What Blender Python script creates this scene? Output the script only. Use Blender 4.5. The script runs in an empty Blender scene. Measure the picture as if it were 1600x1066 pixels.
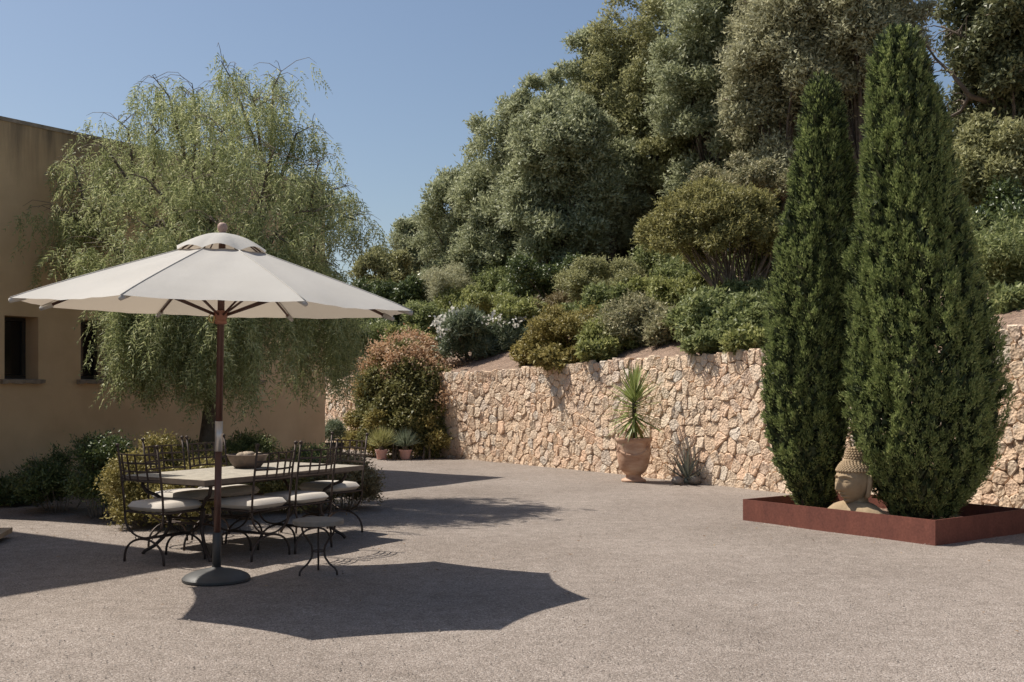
import bpy, math, random
import numpy as np
from mathutils import Vector, Matrix

SC = bpy.context.scene
COL = SC.collection
R = math.radians
rng = np.random.default_rng(7)
random.seed(7)

# ------------------------------------------------------------------ camera
F = 1750.0                      # focal length in photograph pixels (1600 wide)
H = 1.5                         # eye height
cam_d = bpy.data.cameras.new('camera')
cam = bpy.data.objects.new('camera', cam_d)
COL.objects.link(cam)
cam.location = (0, 0, H)
cam.rotation_euler = (R(90), 0, 0)
cam_d.sensor_width = 36.0
cam_d.lens = 36.0 * F / 1600.0
cam_d.shift_y = (600 - 533) / 1600.0
cam_d.clip_start = 0.05
cam_d.clip_end = 1500
SC.camera = cam

# ------------------------------------------------------------------ light
SUN_EL = R(56.2)
SUN_H = Vector((-0.935, 0.355, 0)).normalized()          # horizontal direction to the sun
world = bpy.data.worlds.new('World')
SC.world = world
world.use_nodes = True
wn = world.node_tree.nodes
bg = wn['Background']
sky = wn.new('ShaderNodeTexSky')
sky.sky_type = 'NISHITA'
sky.sun_disc = False
sky.sun_elevation = SUN_EL
sky.sun_rotation = math.atan2(SUN_H.x, SUN_H.y)
sky.altitude = 60
sky.air_density = 1.0
sky.dust_density = 1.6
sky.ozone_density = 1.0
world.node_tree.links.new(sky.outputs['Color'], bg.inputs['Color'])
bg.inputs['Strength'].default_value = 0.060
sun_d = bpy.data.lights.new('sun', 'SUN')
sun_d.energy = 3.4
sun_d.angle = R(0.53)
sun_d.color = (1.0, 0.93, 0.83)
sun = bpy.data.objects.new('sun', sun_d)
COL.objects.link(sun)
to_sun = Vector((SUN_H.x * math.cos(SUN_EL), SUN_H.y * math.cos(SUN_EL), math.sin(SUN_EL)))
sun.rotation_euler = (-to_sun).to_track_quat('-Z', 'Y').to_euler()
sun.location = to_sun * 60
SC.view_settings.view_transform = 'Standard'
SC.view_settings.look = 'None'
SC.view_settings.exposure = 0.83
SC.view_settings.gamma = 1.0
SC.view_settings.use_curve_mapping = False

# ------------------------------------------------------------------ material helpers
def new_mat(name):
    m = bpy.data.materials.new(name)
    m.use_nodes = True
    nt = m.node_tree
    return m, nt, nt.nodes['Principled BSDF'], nt.nodes['Material Output']

def N(nt, t, **kw):
    n = nt.nodes.new(t)
    for k, v in kw.items():
        if k in n.inputs.keys():
            n.inputs[k].default_value = v
        else:
            setattr(n, k, v)
    return n

def L(nt, a, b):
    nt.links.new(a, b)

def ramp(nt, fac, stops, interp='LINEAR'):
    r = N(nt, 'ShaderNodeValToRGB')
    r.color_ramp.interpolation = interp
    el = r.color_ramp.elements
    while len(el) < len(stops):
        el.new(0.5)
    for e, (p, c) in zip(el, stops):
        e.position = p
        e.color = (*c, 1) if len(c) == 3 else c
    if fac is not None:
        L(nt, fac, r.inputs['Fac'])
    return r

def pos(nt):
    return N(nt, 'ShaderNodeNewGeometry').outputs['Position']

def noise(nt, vec, scale, detail=4, rough=0.55):
    n = N(nt, 'ShaderNodeTexNoise')
    n.inputs['Scale'].default_value = scale
    n.inputs['Detail'].default_value = detail
    n.inputs['Roughness'].default_value = rough
    if vec is not None:
        L(nt, vec, n.inputs['Vector'])
    return n

def mixc(nt, fac, a, b, mode='MIX'):
    m = N(nt, 'ShaderNodeMix', data_type='RGBA', blend_type=mode)
    for sock, v in ((m.inputs['Factor'], fac), (m.inputs[6], a), (m.inputs[7], b)):
        if hasattr(v, 'is_linked'):
            L(nt, v, sock)
        elif isinstance(v, (int, float)):
            sock.default_value = v
        else:
            sock.default_value = (*v, 1)
    return m.outputs[2]

def bump(nt, bsdf, height, strength=0.4, dist=0.02):
    b = N(nt, 'ShaderNodeBump')
    b.inputs['Strength'].default_value = strength
    b.inputs['Distance'].default_value = dist
    L(nt, height, b.inputs['Height'])
    L(nt, b.outputs['Normal'], bsdf.inputs['Normal'])

def leaf_mat(name, c1, c2, c3=None, trans=0.28, rough=0.5, spec=0.35):
    """leaf colours vary from leaf to leaf; light shines through a little"""
    m, nt, b, out = new_mat(name)
    g = N(nt, 'ShaderNodeNewGeometry')
    stops = [(0.0, c1), (0.62, c2)] + ([(1.0, c3)] if c3 else [])
    r = ramp(nt, g.outputs['Random Per Island'], stops)
    nz = noise(nt, g.outputs['Position'], 1.3, 2)
    col = mixc(nt, nz.outputs['Fac'], r.outputs['Color'], (0.5, 0.5, 0.5), 'SOFT_LIGHT')
    L(nt, col, b.inputs['Base Color'])
    b.inputs['Roughness'].default_value = rough
    b.inputs['Specular IOR Level'].default_value = spec
    t = N(nt, 'ShaderNodeBsdfTranslucent')
    L(nt, col, t.inputs['Color'])
    mx = N(nt, 'ShaderNodeMixShader')
    mx.inputs[0].default_value = trans
    L(nt, b.outputs[0], mx.inputs[1])
    L(nt, t.outputs[0], mx.inputs[2])
    L(nt, mx.outputs[0], out.inputs['Surface'])
    return m

def plain_mat(name, c, rough=0.6, var=0.25, scale=9.0, metallic=0.0, bstr=0.2, bdist=0.004, bscale=60):
    m, nt, b, out = new_mat(name)
    p = pos(nt)
    n1 = noise(nt, p, scale, 5)
    lo = tuple(x * (1 - var) for x in c)
    hi = tuple(min(1, x * (1 + var)) for x in c)
    r = ramp(nt, n1.outputs['Fac'], [(0.3, lo), (0.7, hi)])
    L(nt, r.outputs['Color'], b.inputs['Base Color'])
    b.inputs['Roughness'].default_value = rough
    b.inputs['Metallic'].default_value = metallic
    if bstr:
        n2 = noise(nt, p, bscale, 4)
        bump(nt, b, n2.outputs['Fac'], bstr, bdist)
    return m

# ------------------------------------------------------------------ mesh helpers
class MB:
    def __init__(self):
        self.v = []
        self.f = []
    def add(self, vs, fs):
        o = len(self.v)
        self.v.extend([tuple(p) for p in vs])
        self.f.extend([tuple(i + o for i in f) for f in fs])
        return self
    def box(self, c, s, rz=0.0):
        cx, cy, cz = c
        a, b, d = s[0] / 2, s[1] / 2, s[2] / 2
        ca, sa = math.cos(rz), math.sin(rz)
        vs = []
        for z in (-d, d):
            for x, y in ((-a, -b), (a, -b), (a, b), (-a, b)):
                vs.append((cx + x * ca - y * sa, cy + x * sa + y * ca, cz + z))
        return self.add(vs, [(0, 3, 2, 1), (4, 5, 6, 7), (0, 1, 5, 4), (1, 2, 6, 5), (2, 3, 7, 6), (3, 0, 4, 7)])
    def tube(self, pts, r, n=6, cap=True):
        pts = [Vector(p) for p in pts]
        rs = r if isinstance(r, (list, tuple)) else [r] * len(pts)
        ref = None
        rings = []
        for i, p in enumerate(pts):
            t = (pts[min(i + 1, len(pts) - 1)] - pts[max(i - 1, 0)])
            if t.length < 1e-9:
                t = Vector((0, 0, 1))
            t.normalize()
            if ref is None:
                ref = Vector((0, 0, 1)) if abs(t.z) < 0.9 else Vector((1, 0, 0))
            u = ref - t * ref.dot(t)
            if u.length < 1e-6:
                u = t.orthogonal()
            u.normalize()
            ref = u
            w = t.cross(u)
            rings.append([p + (u * math.cos(2 * math.pi * k / n) + w * math.sin(2 * math.pi * k / n)) * rs[i] for k in range(n)])
        vs = [q for ring in rings for q in ring]
        fs = []
        for i in range(len(pts) - 1):
            for k in range(n):
                a = i * n + k
                b = i * n + (k + 1) % n
                fs.append((a, b, b + n, a + n))
        if cap:
            fs.append(tuple(range(n))[::-1])
            fs.append(tuple(range((len(pts) - 1) * n, len(pts) * n)))
        return self.add(vs, fs)
    def lathe(self, prof, n=24, c=(0, 0, 0), cap=True):
        vs, fs = [], []
        for r, z in prof:
            for k in range(n):
                a = 2 * math.pi * k / n
                vs.append((c[0] + r * math.cos(a), c[1] + r * math.sin(a), c[2] + z))
        m = len(prof)
        for i in range(m - 1):
            for k in range(n):
                a, b = i * n + k, i * n + (k + 1) % n
                fs.append((a, b, b + n, a + n))
        if cap:
            fs.append(tuple(range(n))[::-1])
            fs.append(tuple(range((m - 1) * n, m * n)))
        return self.add(vs, fs)
    def ball(self, c, r, nu=10, nv=7):
        rr = r if isinstance(r, (tuple, list)) else (r, r, r)
        vs = [(c[0], c[1], c[2] - rr[2])]
        for j in range(1, nv):
            t = math.pi * j / nv - math.pi / 2
            for k in range(nu):
                a = 2 * math.pi * k / nu
                vs.append((c[0] + rr[0] * math.cos(t) * math.cos(a), c[1] + rr[1] * math.cos(t) * math.sin(a), c[2] + rr[2] * math.sin(t)))
        vs.append((c[0], c[1], c[2] + rr[2]))
        fs = []
        for k in range(nu):
            fs.append((0, 1 + (k + 1) % nu, 1 + k))
        for j in range(nv - 2):
            for k in range(nu):
                a, b = 1 + j * nu + k, 1 + j * nu + (k + 1) % nu
                fs.append((a, b, b + nu, a + nu))
        top = len(vs) - 1
        o = 1 + (nv - 2) * nu
        for k in range(nu):
            fs.append((o + k, o + (k + 1) % nu, top))
        return self.add(vs, fs)
    def mesh(self, name, mat, smooth=True):
        me = bpy.data.meshes.new(name)
        me.from_pydata(self.v, [], self.f)
        if mat:
            me.materials.append(mat)
        if smooth:
            me.polygons.foreach_set('use_smooth', [True] * len(me.polygons))
        me.update()
        return me
    def build(self, name, mat, parent=None, smooth=True, loc=None):
        return link(name, self.mesh(name, mat, smooth), parent, loc)

def link(name, me, parent=None, loc=None):
    o = bpy.data.objects.new(name, me)
    COL.objects.link(o)
    if parent:
        o.parent = parent
    if loc is not None:
        o.location = loc
    return o

def auto_smooth(o, deg=35):
    me = o.data
    try:
        me.set_sharp_from_angle(angle=R(deg))
    except Exception:
        pass
    return o

def empty(name, loc=(0, 0, 0), rz=0.0):
    o = bpy.data.objects.new(name, None)
    o.empty_display_size = 0.1
    COL.objects.link(o)
    o.location = loc
    o.rotation_euler = (0, 0, rz)
    return o

def tag(o, label=None, cat=None, group=None, kind=None):
    if label: o['label'] = label
    if cat: o['category'] = cat
    if group: o['group'] = group
    if kind: o['kind'] = kind
    return o

def quads_mesh(name, V, mat):
    """V: (n,k,3) array of separate leaf faces"""
    n, q = V.shape[:2]
    me = bpy.data.meshes.new(name)
    me.vertices.add(n * q)
    me.vertices.foreach_set('co', np.ascontiguousarray(V, dtype=np.float32).reshape(-1))
    me.loops.add(n * q)
    me.loops.foreach_set('vertex_index', np.arange(n * q, dtype=np.int32))
    me.polygons.add(n)
    me.polygons.foreach_set('loop_start', np.arange(0, n * q, q, dtype=np.int32))
    me.polygons.foreach_set('loop_total', np.full(n, q, dtype=np.int32))
    me.materials.append(mat)
    me.update()
    return me

def unit(a):
    return a / np.maximum(np.linalg.norm(a, axis=-1, keepdims=True), 1e-9)

def leaves(P, A, Ln, W, out=None, tri=False, rough=0.55):
    """pointed leaves: base P, axis A (unit), length Ln, width W; out: direction the blades face, as far as they face one"""
    n = len(P)
    rnd = rng.normal(size=(n, 3))
    if out is not None:
        rnd = rnd * rough + out + np.array([0, 0, 0.45])
    S = unit(np.cross(A, rnd))
    Nn = np.cross(S, A)
    Ln = np.broadcast_to(np.asarray(Ln, float), (n,))[:, None]
    W = np.broadcast_to(np.asarray(W, float), (n,))[:, None]
    if tri:
        return np.stack([P + S * W / 2, P + A * Ln, P - S * W / 2], axis=1)
    mid = P + A * Ln * 0.48 + Nn * Ln * 0.08
    return np.stack([P, mid + S * W / 2, P + A * Ln, mid - S * W / 2], axis=1)

def sphere_dirs(n):
    return unit(rng.normal(size=(n, 3)))

def lobed_leaves(lobes, sprigs, per, ln, wd, up=0.35, spread=0.05, inner=0.5, jitter=0.6, squash=0.9):
    """lobes: list of (center, radius); twigs run outwards from each lobe and carry leaves"""
    out = []
    for c, r in lobes:
        ns = max(6, int(sprigs * r * r))
        d = sphere_dirs(ns)
        d[:, 2] = np.where(d[:, 2] < -0.55, -d[:, 2], d[:, 2])
        e = unit(d + np.array([0, 0, up]) * rng.uniform(0.3, 1.3, (ns, 1)))
        rl = r * rng.uniform(0.70, 1.30, (ns, 1))
        a = np.asarray(c) + d * r * inner * np.array([1, 1, squash])
        b = np.asarray(c) + (d * 0.45 + e * 0.55) * rl * np.array([1, 1, squash])
        t = rng.uniform(0, 1, (ns, per, 1)) ** 0.8
        p = a[:, None, :] * (1 - t) + b[:, None, :] * t + rng.normal(size=(ns, per, 3)) * spread
        ax = unit((b - a)[:, None, :] / r + rng.normal(size=(ns, per, 3)) * jitter)
        p = p.reshape(-1, 3)
        ax = ax.reshape(-1, 3)
        k = len(p)
        o = np.repeat(d, per, axis=0)
        out.append(leaves(p, ax, ln * rng.uniform(0.65, 1.3, k), wd * rng.uniform(0.7, 1.25, k), out=o, tri=True))
    return np.concatenate(out)

def ell_lobes(c, rad, n, rl, shell=0.55, low=-0.6):
    """lobes scattered in an ellipsoid, mostly towards its surface"""
    res = []
    c = np.asarray(c, float)
    while len(res) < n:
        d = sphere_dirs(1)[0]
        if d[2] < low:
            continue
        k = rng.uniform(shell, 0.92)
        rr = rng.uniform(*rl)
        res.append((c + d * np.asarray(rad) * k, rr))
    return res

# image position helpers: world point at photograph pixel (x, y) and distance D
def at(x, y, D):
    return np.array([(x - 800) * D / F, D, H + (600 - y) * D / F])

# ------------------------------------------------------------------ retaining wall line and hill
WPTS = np.array([(-6.4, 29.0, 1.55), (-3.35, 25.2, 1.60), (-1.41, 22.83, 1.72), (-0.148, 21.5, 1.76), (1.0, 19.75, 1.85),
                 (1.727, 18.75, 1.89), (3.73, 15.53, 2.0), (5.55, 12.46, 2.14), (7.6, 9.0, 2.25), (9.4, 6.0, 2.3)])
_seg = np.linalg.norm(np.diff(WPTS[:, :2], axis=0), axis=1)
_cs = np.concatenate([[0], np.cumsum(_seg)])
WLEN = _cs[-1]
_ss = np.linspace(0, WLEN, 600)
_line = np.stack([np.interp(_ss, _cs, WPTS[:, k]) for k in range(3)], axis=1)
_k = np.ones(41) / 41
_pad = np.concatenate([np.repeat(_line[:1], 20, 0) + (np.arange(-20, 0)[:, None] * (_line[1] - _line[0])), _line,
                       np.repeat(_line[-1:], 20, 0) + (np.arange(1, 21)[:, None] * (_line[-1] - _line[-2]))])
_line = np.stack([np.convolve(_pad[:, k], _k, 'valid') for k in range(3)], axis=1)
_tan = unit(np.gradient(_line[:, :2], axis=0))

def wall_at(s, z, depth):
    """point on the wall face: s along it, z up, depth out towards the courtyard"""
    i = np.clip(np.asarray(s) / WLEN * 599, 0, 599)
    X = np.interp(i, np.arange(600), _line[:, 0])
    Y = np.interp(i, np.arange(600), _line[:, 1])
    tx = np.interp(i, np.arange(600), _tan[:, 0])
    ty = np.interp(i, np.arange(600), _tan[:, 1])
    return np.stack([X + ty * depth, Y - tx * depth, np.broadcast_to(z, X.shape)], axis=-1)

def wall_top(s):
    return np.interp(np.asarray(s) / WLEN * 599, np.arange(600), _line[:, 2])

_o = np.argsort(_line[:, 1])
def hill_z(X, Y):
    X = np.asarray(X, float); Y = np.asarray(Y, float)
    ly = _line[_o, 1]
    xw = np.interp(Y, ly, _line[_o, 0])
    xw = np.where(Y > ly[-1], _line[0, 0] - 0.8 * (Y - ly[-1]), xw)
    zt = np.interp(Y, ly, _line[_o, 2])
    d = np.maximum((X - xw) * 0.86, 0)
    rise = 0.36 * d - 0.0065 * np.clip(d, 0, 27) ** 2 - 0.36 * 0 * d
    rise = np.where(d > 27, 0.36 * 27 - 0.0065 * 27 ** 2, rise)
    nz = 0.10 * np.sin(X * 1.3 + 0.7 * Y) * np.cos(Y * 0.9 - 0.4 * X) * np.clip(d / 2.0, 0, 1)
    return zt - 0.05 + rise + nz

# ------------------------------------------------------------------ setting: gravel court, hillside
def mat_gravel():
    m, nt, b, out = new_mat('gravel')
    p = pos(nt)
    v = N(nt, 'ShaderNodeTexVoronoi'); v.inputs['Scale'].default_value = 120
    L(nt, p, v.inputs['Vector'])
    v2 = N(nt, 'ShaderNodeTexVoronoi'); v2.inputs['Scale'].default_value = 47
    L(nt, p, v2.inputs['Vector'])
    hsv = N(nt, 'ShaderNodeSeparateColor'); L(nt, v.outputs['Color'], hsv.inputs[0])
    c = ramp(nt, hsv.outputs[0], [(0.0, (0.175, 0.150, 0.131)), (0.25, (0.262, 0.226, 0.198)), (0.6, (0.318, 0.276, 0.243)), (0.88, (0.372, 0.329, 0.294)), (1.0, (0.48, 0.44, 0.405))])
    big = noise(nt, p, 0.55, 4)
    br = ramp(nt, big.outputs['Fac'], [(0.3, (0.80, 0.78, 0.76)), (0.7, (1.05, 1.04, 1.03))])
    col = mixc(nt, 1.0, c.outputs['Color'], br.outputs['Color'], 'MULTIPLY')
    mid = noise(nt, p, 7, 4)
    mr = ramp(nt, mid.outputs['Fac'], [(0.35, (0.88, 0.87, 0.86)), (0.65, (1.06, 1.05, 1.05))])
    col = mixc(nt, 1.0, col, mr.outputs['Color'], 'MULTIPLY')
    L(nt, col, b.inputs['Base Color'])
    b.inputs['Roughness'].default_value = 0.9
    b.inputs['Specular IOR Level'].default_value = 0.15
    inv = N(nt, 'ShaderNodeMath', operation='SUBTRACT'); inv.inputs[0].default_value = 1.0
    L(nt, v.outputs['Distance'], inv.inputs[1])
    ad = N(nt, 'ShaderNodeMath', operation='ADD'); L(nt, inv.outputs[0], ad.inputs[0]); L(nt, hsv.outputs[1], ad.inputs[1])
    ad2 = N(nt, 'ShaderNodeMath', operation='SUBTRACT'); L(nt, ad.outputs[0], ad2.inputs[0]); L(nt, v2.outputs['Distance'], ad2.inputs[1])
    bump(nt, b, ad2.outputs[0], 0.7, 0.007)
    return m

M = {}
M['gravel'] = mat_gravel()

def build_ground():
    # finely undulating court in the middle, then a wide sheet out to the horizon
    xs = np.concatenate([[-400, -120, -40, -20], np.linspace(-12, 12, 97), [20, 40, 120, 400]])
    ys = np.concatenate([[-400, -100, -30, -8], np.linspace(2, 30, 113), [45, 90, 200, 600]])
    XX, YY = np.meshgrid(xs, ys)
    ZZ = 0.006 * np.sin(XX * 1.7 + 0.6 * YY) * np.cos(YY * 1.3) + 0.004 * np.sin(XX * 4.1) * np.sin(YY * 3.3 + XX)
    ZZ = np.where((np.abs(XX) <= 12) & (YY >= 2) & (YY <= 30), ZZ - 0.006, -0.006)
    vs = np.stack([XX, YY, ZZ], -1).reshape(-1, 3)
    nx = len(xs)
    fs = [(j * nx + i, j * nx + i + 1, (j + 1) * nx + i + 1, (j + 1) * nx + i) for j in range(len(ys) - 1) for i in range(nx - 1)]
    mb = MB(); mb.add(vs.tolist(), fs)
    tag(mb.build('ground', M['gravel']), 'wide court of fine beige gravel', kind='structure')
build_ground()

def mat_soil():
    m, nt, b, out = new_mat('hill_soil')
    p = pos(nt)
    n1 = noise(nt, p, 3.5, 6)
    n2 = noise(nt, p, 30, 4)
    c = ramp(nt, n1.outputs['Fac'], [(0.3, (0.2160, 0.1440, 0.1035)), (0.7, (0.3600, 0.2565, 0.1890))])
    d = ramp(nt, n2.outputs['Fac'], [(0.35, (0.6, 0.6, 0.6)), (0.65, (1.15, 1.12, 1.1))])
    L(nt, mixc(nt, 1.0, c.outputs['Color'], d.outputs['Color'], 'MULTIPLY'), b.inputs['Base Color'])
    b.inputs['Roughness'].default_value = 0.95
    bump(nt, b, n2.outputs['Fac'], 0.9, 0.05)
    return m
M['soil'] = mat_soil()

def build_hill():
    ss = np.linspace(-14, WLEN, 150)          # runs on past the far end of the wall
    dd = np.concatenate([[0.12, 0.35, 0.7], np.linspace(1.1, 46, 70)])
    rows = []
    for s in ss:
        if s >= 0:
            p = wall_at(np.array([s]), 0.0, 0.0)[0]
        else:
            p = np.array([_line[0, 0] + 0.64 * s, _line[0, 1] - 0.77 * s, 0])
        for d in dd:
            X = p[0] + 0.86 * d; Y = p[1] + 0.51 * d
            rows.append((X, Y, float(hill_z(X, Y))))
    nd = len(dd)
    fs = [(i * nd + k, (i + 1) * nd + k, (i + 1) * nd + k + 1, i * nd + k + 1) for i in range(len(ss) - 1) for k in range(nd - 1)]
    mb = MB(); mb.add(rows, fs)
    tag(mb.build('hillside', M['soil']), 'dry brown slope rising behind the stone wall', kind='structure')
build_hill()

# ------------------------------------------------------------------ rubble stone wall
def mat_stone():
    m, nt, b, out = new_mat('rubble_stone')
    g = N(nt, 'ShaderNodeNewGeometry')
    oi = N(nt, 'ShaderNodeObjectInfo')
    ad = N(nt, 'ShaderNodeMath', operation='ADD')
    L(nt, g.outputs['Random Per Island'], ad.inputs[0]); L(nt, oi.outputs['Random'], ad.inputs[1])
    fr = N(nt, 'ShaderNodeMath', operation='FRACT'); L(nt, ad.outputs[0], fr.inputs[0])
    base = ramp(nt, fr.outputs[0], [(0.0, (0.6808, 0.4968, 0.3542)), (0.3, (0.7360, 0.5704, 0.4186)), (0.55, (0.7176, 0.5842, 0.4508)), (0.78, (0.7360, 0.5152, 0.3634)), (0.93, (0.6256, 0.5520, 0.4692)), (1.0, (0.7544, 0.6256, 0.4876))])
    n1 = noise(nt, g.outputs['Position'], 11, 6, 0.62)
    r1 = ramp(nt, n1.outputs['Fac'], [(0.28, (0.82, 0.79, 0.76)), (0.5, (1, 1, 1)), (0.75, (1.08, 1.07, 1.06))])
    col = mixc(nt, 1.0, base.outputs['Color'], r1.outputs['Color'], 'MULTIPLY')
    # grey weathering patches and small pits
    n2 = noise(nt, g.outputs['Position'], 4.3, 5, 0.7)
    r2 = ramp(nt, n2.outputs['Fac'], [(0.56, (0, 0, 0)), (0.72, (1, 1, 1))])
    col = mixc(nt, r2.outputs['Color'], col, (0.54, 0.475, 0.40))
    v = N(nt, 'ShaderNodeTexVoronoi'); v.inputs['Scale'].default_value = 30
    L(nt, g.outputs['Position'], v.inputs['Vector'])
    r3 = ramp(nt, v.outputs['Distance'], [(0.05, (0.72, 0.69, 0.66)), (0.22, (1, 1, 1))])
    col = mixc(nt, 1.0, col, r3.outputs['Color'], 'MULTIPLY')
    L(nt, col, b.inputs['Base Color'])
    b.inputs['Roughness'].default_value = 0.92
    b.inputs['Specular IOR Level'].default_value = 0.2
    n3 = noise(nt, g.outputs['Position'], 13, 8, 0.66)
    s = N(nt, 'ShaderNodeMath', operation='MULTIPLY_ADD'); s.inputs[1].default_value = 0.5
    L(nt, v.outputs['Distance'], s.inputs[0]); L(nt, n3.outputs['Fac'], s.inputs[2])
    bump(nt, b, s.outputs[0], 0.6, 0.04)
    return m
M['stone'] = mat_stone()
M['mortar'] = plain_mat('wall_joint', (0.42, 0.30, 0.21), 0.95, 0.35, 14, bstr=0.6, bdist=0.02, bscale=40)

def clip_poly(poly, mx, my, nx, ny):
    """keep the side of the line through (mx,my) where (p-m).n <= 0"""
    out = []
    k = len(poly)
    for i in range(k):
        a = poly[i]; b = poly[(i + 1) % k]
        da = (a[0] - mx) * nx + (a[1] - my) * ny
        db = (b[0] - mx) * nx + (b[1] - my) * ny
        if da <= 0:
            out.append(a)
        if (da < 0 < db) or (db < 0 < da):
            t = da / (da - db)
            out.append((a[0] + (b[0] - a[0]) * t, a[1] + (b[1] - a[1]) * t))
    return out

def voronoi_cells(pts, zmin, ztop):
    P = np.array(pts)
    cells = []
    for i, (x, y) in enumerate(pts):
        d2 = (P[:, 0] - x) ** 2 + (P[:, 1] - y) ** 2
        near = np.argsort(d2)[1:26]
        zt = float(ztop(x))
        poly = [(x - 0.5, zmin), (x + 0.5, zmin), (x + 0.5, zt), (x - 0.5, zt)]
        for j in near:
            if d2[j] < 1e-9:
                continue
            qx, qy = P[j]
            poly = clip_poly(poly, (x + qx) / 2, (y + qy) / 2, qx - x, qy - y)
            if len(poly) < 3:
                break
        cells.append(poly)
    return cells

def build_wall():
    root = empty('stone_wall', tuple(wall_at(np.array([12.0]), 0.0, 0.0)[0]))
    base = np.array(root.location)
    tag(root, 'long curved retaining wall of rough pinkish tan rubble stone below the hillside', 'wall', kind='thing')
    r = random.Random(3)
    pts = []
    s = 0.0
    # uneven stones: blobs of larger and smaller seeds, thrown with a minimum distance; a row of thin upright stones on top
    cand = []
    zmax = 2.35
    for _ in range(36000):
        cand.append((r.uniform(0, WLEN), r.uniform(-0.05, zmax)))
    grid = {}
    def ok(x, y, dmin):
        gx, gy = int(x / 0.3), int(y / 0.3)
        for a in range(gx - 1, gx + 2):
            for bb in range(gy - 1, gy + 2):
                for (px, py, pd) in grid.get((a, bb), ()):
                    dx = (px - x); dy = (py - y) * 0.82
                    if dx * dx + dy * dy < (0.5 * (dmin + pd)) ** 2:
                        return False
        return True
    def put(x, y, d):
        grid.setdefault((int(x / 0.3), int(y / 0.3)), []).append((x, y, d))
        pts.append((x, y))
    x = 0.03
    while x < WLEN:
        w = r.uniform(0.06, 0.2)
        put(x, float(wall_top(x)) - r.uniform(0.03, 0.12), w)
        x += w
    for (x, y) in cand:
        if y > float(wall_top(x)) - 0.17:
            continue
        d = r.choice((0.09, 0.10, 0.12, 0.14, 0.17, 0.20, 0.25))
        if ok(x, y, d):
            put(x, y, d)
    cells = voronoi_cells(pts, -0.04, lambda x: wall_top(x) + 0.02 * math.sin(x * 47.0) + 0.018 * math.sin(x * 19.3) + 0.012)
    stones = []
    for (cx, cy), poly in zip(pts, cells):
        if len(poly) < 3:
            continue
        P = np.array(poly)
        # drop tiny edges, cut the corners
        keep = [P[0]]
        for q in P[1:]:
            if np.hypot(*(q - keep[-1])) > 0.026:
                keep.append(q)
        P = np.array(keep)
        if len(P) < 3:
            continue
        c = P.mean(0)
        Q = []
        for i in range(len(P)):
            a, b = P[i], P[(i + 1) % len(P)]
            Q.append(a + (b - a) * r.uniform(0.12, 0.25))
            Q.append(a + (b - a) * r.uniform(0.75, 0.88))
        Q = np.array(Q)
        n = len(Q)
        size = math.sqrt(max(1e-4, 0.5 * abs(np.dot(Q[:, 0], np.roll(Q[:, 1], -1)) - np.dot(Q[:, 1], np.roll(Q[:, 0], -1)))))
        dep = r.uniform(0.009, 0.028) * min(1.0, size / 0.14 + 0.25)
        gap = 0.002
        tilt = np.array([r.uniform(-0.16, 0.16), r.uniform(-0.16, 0.16)])
        dirs = Q - c
        ln = np.linalg.norm(dirs, axis=1, keepdims=True)
        def ring(k, dz, wob):
            sc = np.maximum(ln * k - gap, 0.004) / ln
            pp = c + dirs * sc + np.array([[r.uniform(-wob, wob), r.uniform(-wob, wob)] for _ in range(n)])
            z = dz + ((pp - c) @ tilt) + np.array([r.uniform(-0.5, 0.5) * wob * 1.6 for _ in range(n)])
            return pp, z
        r0, z0 = ring(1.0, -0.07, 0.0)
        r1, z1 = ring(0.985, dep * 0.4, 0.004)
        r2, z2 = ring(0.87, dep, 0.010)
        vs = np.concatenate([wall_at(q[:, 0], q[:, 1], zz) for q, zz in ((r0, np.full(n, -0.07)), (r1, z1), (r2, z2))])
        vs[:, 2] = np.concatenate([r0[:, 1], r1[:, 1], r2[:, 1]])
        cc = wall_at(np.array([c[0]]), c[1], dep * r.uniform(0.85, 1.2))[0]
        cc[2] = c[1]
        fs = []
        for i in range(n):
            j = (i + 1) % n
            fs += [(i, j, n + j, n + i), (n + i, n + j, 2 * n + j, 2 * n + i), (2 * n + i, 2 * n + j, 3 * n)]
        vs = np.vstack([vs, cc])
        D = max(4.0, cc[1]); px = 800 + F * cc[0] / D; py = 600 - F * (cc[2] - H) / D
        hid = px < 512 or px > 1605 or (1200 < px < 1330) or (1318 < px < 1552) or (560 < px < 690)
        stones.append((0 if hid else (size / D), vs, fs, cc))
    stones.sort(key=lambda t: -t[0])
    for k, (_, vs, fs, cc) in enumerate(stones[:300]):
        mb = MB(); mb.add((vs - cc).tolist(), fs)
        mb.build('stone', M['stone'], root, smooth=False, loc=tuple(cc - base))
    mb = MB()
    for _, vs, fs, cc in stones[300:]:
        mb.add((vs - base).tolist(), fs)
    tag(mb.build('rubble_stones', M['stone'], root, smooth=False), kind='stuff')
    # the core the stones are set in
    ss = np.linspace(0, WLEN, 160)
    mb = MB()
    vs, fs = [], []
    for s in ss:
        t = float(wall_top(s)) - 0.05
        for dpt, z in ((-0.008, -0.3), (-0.008, t), (-0.4, t), (-0.4, -0.3)):
            q = wall_at(np.array([s]), z, dpt)[0]; q[2] = z
            vs.append(tuple(q - base))
    for i in range(len(ss) - 1):
        for k in range(4):
            a, b = i * 4 + k, i * 4 + (k + 1) % 4
            fs.append((a, b, b + 4, a + 4))
    mb.add(vs, fs)
    mb.build('wall_core', M['mortar'], root, smooth=False)
build_wall()

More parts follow.
